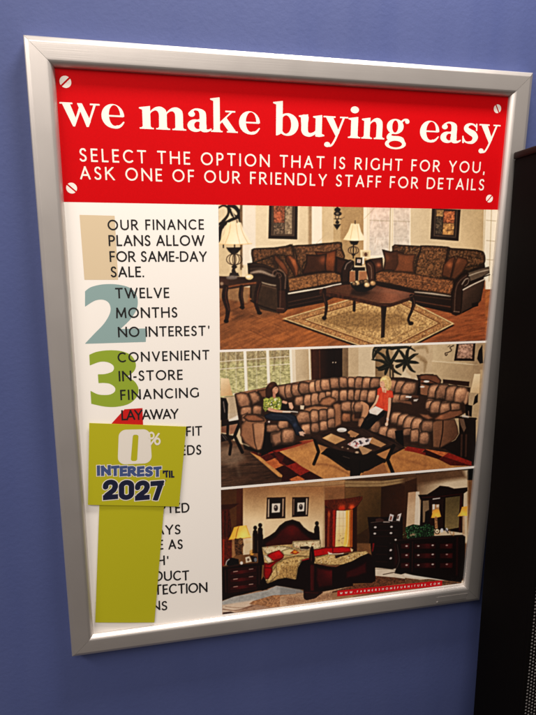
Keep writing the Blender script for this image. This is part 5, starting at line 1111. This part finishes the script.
    A.at(215, 545, 7.657); A.poly([(380, 250), (400, 292), (430, 285), (480, 262), (540, 250), (600, 260), (640, 330), (470, 310), (360, 350), (340, 290), (372, 240)], (16, 6, 7)); A.poly([(404, 250), (440, 190), (470, 150), (480, 230), (440, 272), (405, 295), (390, 285)], (190, 158, 108), tex=(.3, 1.1), puff=(.6, 1, 2)); A.poly([(374, 170), (404, 168), (440, 175), (440, 205), (410, 260), (385, 262), (372, 220)], (140, 6, 12), puff=(.6, 1, 2))
    # foot of the bed
    A.at(300, 500, 7.657)
    A.poly([(90, 380), (200, 362), (390, 358), (400, 385), (300, 412), (130, 432), (90, 440)], (158, 8, 14), puff=(.6, 1.1, 2), lit=[(330, 375, 50, .25)]); A.poly([(105, 440), (220, 410), (330, 420), (430, 392), (522, 396), (500, 420), (430, 460), (330, 492), (220, 500), (120, 480)], (188, 156, 106), tex=(.25, 1.1), puff=(.6, 1.05, 2)); A.dots([(115, 445), (300, 425), (515, 398), (430, 455), (240, 495), (125, 478)], 120, [(110, 84, 50), (234, 216, 178), (140, 110, 70)], 3, 7, 14, .7, .7)
    A.poly([(212, 395), (232, 404), (300, 408), (340, 400), (330, 412), (220, 416)], (226, 214, 190)); A.poly([(268, 425), (370, 405), (372, 425), (310, 445), (298, 480), (280, 478)], (40, 14, 10), .9)
    A.at(280, 540, 7.657)
    A.poly([(0, 300), (130, 300), (140, 210), (215, 150), (240, 175), (280, 180), (370, 200), (430, 205), (480, 195), (540, 178), (560, 350), (300, 400), (280, 440), (200, 458), (180, 440), (180, 380), (120, 372), (0, 350)], (20, 6, 7)); A.poly([(275, 200), (370, 222), (460, 218), (560, 190), (560, 320), (420, 352), (290, 370), (270, 300)], (56, 9, 12), puff=(.45, 1, 3), lit=[(380, 250, 50, .5)])
    A.line([(280, 182), (370, 200), (430, 204), (540, 180)], 4, (92, 44, 40), .7); A.poly([(228, 180), (268, 185), (265, 400), (230, 410)], (60, 12, 14), puff=(.5, 1.1, 2)); A.poly([(222, 150), (228, 80), (240, 45), (255, 50), (262, 100), (268, 150), (262, 178), (230, 178)], (26, 10, 9)); A.line([(238, 90), (240, 160)], 4, (110, 66, 54), .7); A.line([(236, 200), (238, 390)], 4, (104, 30, 30), .6)
    A.poly([(182, 385), (300, 390), (330, 400), (290, 430), (262, 448), (205, 460), (184, 450)], (34, 10, 9)); A.line([(190, 400), (290, 405)], 4, (90, 30, 26), .7)
    A.at(340, 530, 7.657)
    A.poly([(-60, 300), (0, 268), (90, 238), (160, 200), (215, 176), (240, 190), (268, 250), (272, 390), (240, 405), (100, 408), (-60, 450)], (20, 6, 7)); A.poly([(40, 315), (120, 280), (205, 235), (210, 330), (120, 365), (40, 375)], (58, 9, 12), puff=(.4, 1, 3)); A.poly([(-60, 262), (20, 262), (90, 238), (150, 202), (214, 178), (200, 160), (120, 175), (60, 188), (0, 205), (-60, 230)], (190, 158, 108), tex=(.25, 1.1)); A.dots([(-50, 250), (40, 200), (200, 168), (190, 182), (90, 230), (0, 256)], 80, [(110, 84, 50), (236, 218, 180), (130, 100, 64)], 3, 7, 15, .75, .7)
    A.poly([(-60, 130), (20, 124), (70, 130), (96, 150), (90, 168), (0, 178), (-60, 180)], (160, 8, 14), puff=(.6, 1.1, 2)); A.poly([(78, 135), (100, 150), (96, 166), (84, 164)], (220, 180, 130))
    # ---- tall chest
    A.poly([(210, -100), (480, -100), (480, 60), (440, 290), (400, 300), (262, 285), (240, 180), (228, 40)], (20, 9, 9)); 
    for k, y in enumerate((-40, 0, 64, 122, 184, 240)): A.line([(275, y), (360, y+4)], 2.5, (60, 26, 24), .8)
    for y in (26, 90, 152, 214): A.ell(266 if y < 40 else 390, y, 8, 7, (190, 180, 180), .9); A.ell(386, y+4, 8, 7, (180, 170, 172), .8)
    A.line([(252, 62), (256, 110), (248, 160)], [8, 11, 7], (150, 20, 26), .9, .8); A.poly([(410, -20), (450, -30), (448, 250), (420, 280)], (60, 14, 14), .6, 2)
    A.at(345, 470, 7.657)
    A.poly([(196, 400), (270, 385), (420, 390), (440, 420), (430, 560), (185, 560)], (22, 10, 9)); A.line([(200, 402), (300, 392), (420, 395)], 6, (110, 92, 84), .6); A.poly([(235, 375), (265, 366), (300, 380), (295, 394), (235, 392)], (60, 36, 32)); A.poly([(345, 335), (374, 345), (362, 392), (332, 388)], (190, 186, 190)); A.poly([(348, 350), (362, 356), (356, 384), (340, 382)], (120, 74, 60)); A.poly([(405, 340), (432, 330), (418, 390), (392, 386)], (200, 196, 196)); A.poly([(404, 352), (416, 346), (408, 374), (398, 374)], (90, 60, 52)); A.line([(295, 398), (340, 398)], 6, (190, 180, 176), .8)
    for x, y in ((232, 438), (228, 486), (356, 434), (352, 482)): A.ell(x, y, 10, 7, (196, 190, 190), .9)
    for y in (416, 462, 508): A.line([(215, y), (400, y-2)], 3, (54, 22, 20), .8)
    # ---- pale door case and wall behind the mirror
    A.poly([(486, 172), (560, 166), (560, 440), (466, 440)], ((480, 200, (176, 146, 120)), (550, 400, (206, 182, 152))))
    A.at(405, 470, 7.657)
    A.poly([(90, 40), (420, 0), (480, 0), (480, 560), (90, 560)], ((120, 40, (110, 84, 62)), (300, 130, (204, 184, 156))), soft=1.2, lit=[(110, 290, 60, .1)]); A.poly([(-20, 30), (440, -20), (470, 60), (95, 110), (60, 140), (-20, 100)], (84, 58, 38), .9, 2.5)
    A.poly([(14, 170), (80, 166), (72, 430), (0, 440)], ((20, 200, (170, 136, 108)), (70, 300, (196, 168, 138)))); A.poly([(0, 90), (90, 60), (88, 160), (24, 172), (8, 440), (-10, 440)], (60, 34, 18)); A.poly([(84, 165), (110, 165), (118, 420), (72, 420)], (214, 202, 184), .9)
    # mirror
    A.poly([(100, 190), (170, 186), (230, 148), (268, 120), (330, 126), (376, 142), (478, 132), (478, 160), (450, 180), (440, 480), (112, 440), (122, 232)], (24, 10, 9)); A.line([(130, 210), (240, 205), (330, 195), (440, 182)], 6, (70, 20, 16), .7); A.line([(215, 222), (265, 215)], 8, (190, 180, 176), .9)
    A.poly([(136, 236), (182, 232), (184, 300), (150, 400), (136, 400)], (120, 100, 78)); A.poly([(185, 232), (298, 220), (296, 440), (190, 440)], (34, 16, 13)); A.poly([(310, 212), (424, 198), (412, 440), (304, 460)], ((330, 260, (92, 78, 50)), (380, 420, (120, 104, 70)))); A.poly([(208, 264), (262, 262), (260, 340), (206, 330)], (160, 120, 84)); A.poly([(212, 262), (228, 262), (226, 300), (212, 300)], (220, 220, 216), .9); A.poly([(240, 266), (260, 264), (258, 284), (240, 286)], (206, 196, 186), .8); A.poly([(155, 320), (180, 305), (184, 400), (150, 420)], (20, 14, 12))
    A.poly([(214, 312), (240, 298), (262, 304), (276, 356), (236, 366), (200, 366)], (226, 150, 60), lit=[(240, 345, 25, .3)]); A.line([(236, 366), (240, 440)], 22, (150, 110, 76), .9, tex=(.4, 1)); A.line([(430, 200), (420, 470)], 18, (54, 18, 15)); A.line([(300, 216), (296, 440)], 10, (20, 9, 8))
    # right lamp
    A.poly([(436, 282), (478, 276), (476, 350), (402, 354), (424, 322)], (232, 158, 66), lit=[(450, 340, 30, .3)]); A.line([(446, 356), (448, 500)], 18, (170, 134, 104), .8, .8); A.line([(436, 495), (456, 495)], 10, (200, 180, 160), .7)
    # greenery and trinkets
    for p_, n_ in (([(0, 440), (60, 415), (130, 425), (170, 410), (220, 430), (225, 500), (150, 520), (20, 528)], 420),): A.poly(p_, (18, 30, 18)); A.dots(p_, n_, [(44, 96, 54), (26, 58, 34), (90, 140, 100), (14, 26, 16), (60, 110, 66)], 2, 6, 17, .8, .6)
    A.ell(68, 492, 14, 9, (196, 150, 130), .7); A.ell(46, 498, 9, 8, (210, 170, 140), .6)
    A.at(345, 470, 7.657); A.dots([(440, 490), (470, 440), (530, 420), (560, 430), (560, 530), (450, 530)], 90, [(44, 90, 54), (26, 54, 34), (120, 160, 120), (16, 28, 18)], 2, 6, 18, .8, .6)
    # ---- dresser
    A.at(405, 530, 7.657)
    A.poly([(-75, 70), (0, 66), (220, 44), (440, 36), (462, 50), (456, 340), (430, 400), (330, 388), (60, 345), (0, 330), (-30, 340), (-80, 330), (-50, 220), (-70, 120)], (18, 8, 8))
    for x0, x1 in ((-38, 40), (66, 240), (262, 372)):
        for y in (96, 170, 244): A.poly([(x0, y+4), (x1, y), (x1-4, y+52), (x0, y+52)], (44, 11, 12), puff=(.35, 1, 1.6), lit=[((x0+x1)/2+20, y+22, 26, .6)])
    for y in (122, 192, 268):
        for x in (12, 102, 212, 320): A.ell(x, y-(6 if x > 200 else 0), 9, 5.5, (188, 176, 172), .85 if x < 250 else .55)
    A.line([(58, 90), (54, 320)], 5, (70, 24, 22), .7); A.line([(400, 60), (396, 340)], 12, (56, 14, 14), .7, 1); A.line([(-68, 80), (200, 58), (440, 48)], 4, (64, 34, 30), .8); A.line([(-60, 110), (-44, 230), (-70, 300)], 4, (110, 84, 80), .6); A.ell(-72, 74, 8, 7, (210, 204, 200), .8)
    A.at(405, 470, 7.657); A.ell(246, 470, 20, 22, (20, 12, 12)); A.ell(246, 468, 15, 17, (230, 206, 170)); A.ell(246, 470, 5, 6, (90, 60, 50)); A.line([(225, 492), (268, 492)], 7, (190, 130, 90), .8); A.ell(282, 462, 11, 16, (206, 208, 214)); A.ell(318, 458, 11, 14, (200, 202, 208)); A.line([(300, 440), (330, 480)], 12, (20, 14, 14), .6); A.line([(340, 462), (352, 490), (372, 500)], 7, (150, 110, 80), .8); A.ell(372, 486, 7, 14, (170, 130, 96), .8)
    A.finish('photo_print', pic_m, sheet, sat=.95, con=.30, label='printed photo of a bedroom with a dark red wooden bed, night stand, chest and mirror dresser')
bedroom()
# ------------------------------------------------------------------ red web address banner over the bedroom photo
def build_banner(parent):
    o = print_shape('web_banner', banner, (b0[0]-3, min(b0[1], b1[1])-7, b1[0]+3, max(b0[1], b1[1])+7), web_m, parent, lift=.10, step=.5)
    o['label'] = 'narrow red banner with the web address WWW.FARMERSHOMEFURNITURE.COM'
    d = (np.array(b1)-np.array(b0)); L = np.hypot(*d); ux, uy = d/L
    txt = 'WWW.FARMERSHOMEFURNITURE.COM'; cap = 3.5
    def f(U, V):
        x = (U-b0[0])*ux+(V-b0[1])*uy; y = -(U-b0[0])*uy+(V-b0[1])*ux
        # the axes are turned only slightly: evaluate letter by letter
        F = np.full(U.shape, 1e9); n = len(txt); w = [ADV[c]*cap for c in txt]; gap = (L-7-sum(w))/(n-1); px = 3.5
        for c, wc in zip(txt, w):
            m = (x > px-1) & (x < px+wc+1); r = np.flatnonzero(m.any(1)); k = np.flatnonzero(m.any(0))
            s = (slice(r[0], r[-1]+1), slice(k[0], k[-1]+1))
            t = .62; g = np.full(x[s].shape, 1e9); ww = max(wc-t, .01); hh = cap-t; u = x[s]-px; v = cap/2-y[s]
            for st in SANS[c][1:] if SANS[c][0] == 'r' else SANS[c]:
                g = np.minimum(g, sd_path(u, v, [(t/2+q[0]*ww, t/2+q[1]*hh) for q in st], t/2))
            F[s] = np.minimum(F[s], g); px += wc+gap
        return F
    l = print_shape('web_lettering', f, (b0[0]-1, min(b0[1], b1[1])-5, b1[0]+1, max(b0[1], b1[1])+5), cream, parent, lift=.16, step=.2)
    l['label'] = 'small white letters: WWW.FARMERSHOMEFURNITURE.COM'
build_banner(sheet)
WORLD = .27; EXPO = 0.10
def LIGHTS(area):
    area('overhead_area_lamp', (.46, -.25, 2.72), (10, 0, 0), .40, .13, 21, (1.0, .93, .86))
    area('overhead_area_lamp', (-.3, -1.6, 2.9), (35, 0, -10), 1.0, .6, 15, (1.0, .91, .83))
    area('overhead_area_lamp', (-1.5, -.9, 2.9), (30, 0, -58), .9, .5, 32, (1.0, .91, .83))  # unseen fill lamp, added at the left to brighten rail lips and nearby wall
# ================================================================== black perforated cabinet beside the frame
BV = Vector((-.0065, 1.0, -.05)).normalized()          # downwards along its edges (frame space)
BD0 = Vector((-.0575, -.05, -1.0))
BD = (BD0-BV*BD0.dot(BV)).normalized()                 # towards the room
BW = BV.cross(BD).normalized()
if BW.x < 0: BW = -BW
kq = ray(514.7, 152.4); kk = (-2.5-CAMP[2])/kq[2]; A0 = Vector(CAMP+kk*kq)
BH = (TOPZ*1000-A0.y)/BV.y
BWID, BDEP = 300.0, 112.0
def bp(w, h, d): q = A0+BW*w+BV*h+BD*d; return wp(q.x, q.y, q.z)
cab = empty('steel_cabinet', bp(BWID/2, BH, BDEP/2))
tag(cab, 'tall black cabinet with a perforated steel front, leaning at the right of the frame', 'cabinet')
bk = mat('black_powder_coat', (.0022, .0015, .0014), .8, spec=.04)
bk = paper_noise(bk, .3, 900, .05)
bk2 = mat('black_trim', (.006, .0028, .0022), .6, spec=.12)
def block(name, w0, w1, h0, h1, d0, d1, m, bev=.002):
    V = [bp(w, h, d) for d in (d0, d1) for w, h in ((w0, h0), (w1, h0), (w1, h1), (w0, h1))]
    o = link(name, V, [(3, 2, 1, 0), (4, 5, 6, 7), (0, 1, 5, 4), (1, 2, 6, 5), (2, 3, 7, 6), (3, 0, 4, 7)], m, cab)
    import bmesh
    bm = bmesh.new(); bm.from_mesh(o.data); bmesh.ops.recalc_face_normals(bm, faces=bm.faces); bm.to_mesh(o.data); bm.free()
    if bev: bevel(o, bev, 3)
    return o
block('cabinet_body', 0, BWID, 9, BH, 0, BDEP-6, bk)
block('top_cap', -1.2, BWID+1.2, 0, 9, -1.0, BDEP+1, bk2)['label'] = 'slightly lighter rim along the cabinet top'
# front frame around the perforated panel
for (a, b, c, d) in ((0, 5, 9, BH), (BWID-5, BWID, 9, BH), (5, BWID-5, 9, 330), (5, BWID-5, 455, 475), (5, BWID-5, BH-60, BH)):
    block('front_stile', a, b, c, d, BDEP-6, BDEP, bk, .001)
back = mat('grey_backing', (.30, .28, .27), .8)
PITCH = 4.9
def holes(w, h):
    ph, pw_ = PITCH, PITCH*.866
    i = np.round(w/pw_); F = np.full(w.shape, 1e9)
    for di in (-1, 0, 1):
        c = (i+di); off = np.where(np.mod(c, 2) == 0, 0, .5)*ph
        j = np.round((h-off)/ph)
        F = np.minimum(F, np.hypot(w-c*pw_, h-j*ph-off))
    return F-1.35
def grille(h0, h1):
    step = .95; us = np.arange(5, BWID-5, step); vs = np.arange(h0, h1+step, step)
    U, V = np.meshgrid(us, vs); F = -holes(U, V)
    Vt, Fc = contour(F, us, vs)
    # beyond the part anyone can see, the panel goes on as plain sheet
    n = len(Vt); u1, v1 = us[-1], vs[-1]
    Vt += [(u1, h0), (BWID-5, h0), (BWID-5, v1), (u1, v1)]
    Fc += [(n, n+1, n+2, n+3)]
    if h1 > 500:
        Vt += [(5, v1), (BWID-5, BH-60), (5, BH-60)]; Fc += [(n+4, n+2, n+5, n+6)]
    return link('perforated_panel', [bp(u, v, BDEP-2.5) for u, v in Vt], Fc, bk, cab)
grille(475, 980)['label'] = 'lower perforated panel with pale dots'
grille(330, 455)['label'] = 'upper perforated panel, almost black'
block('backing_sheet', 5.2, BWID-5.2, 475.2, BH-60.2, BDEP-5.9, BDEP-3.1, back, 0)
block('backing_sheet', 5.2, BWID-5.2, 330.2, 454.8, BDEP-5.9, BDEP-3.1, mat('dark_backing', (.02, .018, .017), .8), 0)

# ================================================================== light
def area(name, loc, rot, sx, sy, power, col):
    L = bpy.data.lights.new(name, 'AREA'); L.shape = 'RECTANGLE'; L.size = sx; L.size_y = sy; L.energy = power; L.color = col
    o = bpy.data.objects.new(name, L); COL.objects.link(o); o.location = loc; o.rotation_euler = [math.radians(a) for a in rot]
    return o
LIGHTS(area)
wd = bpy.data.worlds.new('World'); SC.world = wd; wd.use_nodes = True
bg = wd.node_tree.nodes['Background']; bg.inputs['Color'].default_value = (1.0, .90, .83, 1); bg.inputs['Strength'].default_value = WORLD

# ================================================================== camera
cd = bpy.data.cameras.new('camera'); cam = bpy.data.objects.new('camera', cd); COL.objects.link(cam)
cd.sensor_fit = 'HORIZONTAL'; cd.sensor_width = 36.0; cd.lens = 36.0*FPX/536.0; cd.clip_start = .01; cd.clip_end = 100
cd.shift_x = 0; cd.shift_y = 0
def fv(v): return Vector((v[0], v[2], -v[1]))
xr, yr, zr = fv(Rm[0]), -fv(Rm[1]), -fv(Rm[2])
M = Matrix((xr, yr, zr)).transposed().to_4x4(); M.translation = wp(*CAMP); cam.matrix_world = M
SC.camera = cam
SC.view_settings.view_transform = 'Standard'; SC.view_settings.look = 'None'; SC.view_settings.gamma = 1
SC.view_settings.exposure = EXPO
SC.render.engine = 'CYCLES'
SC.cycles.max_bounces = 6
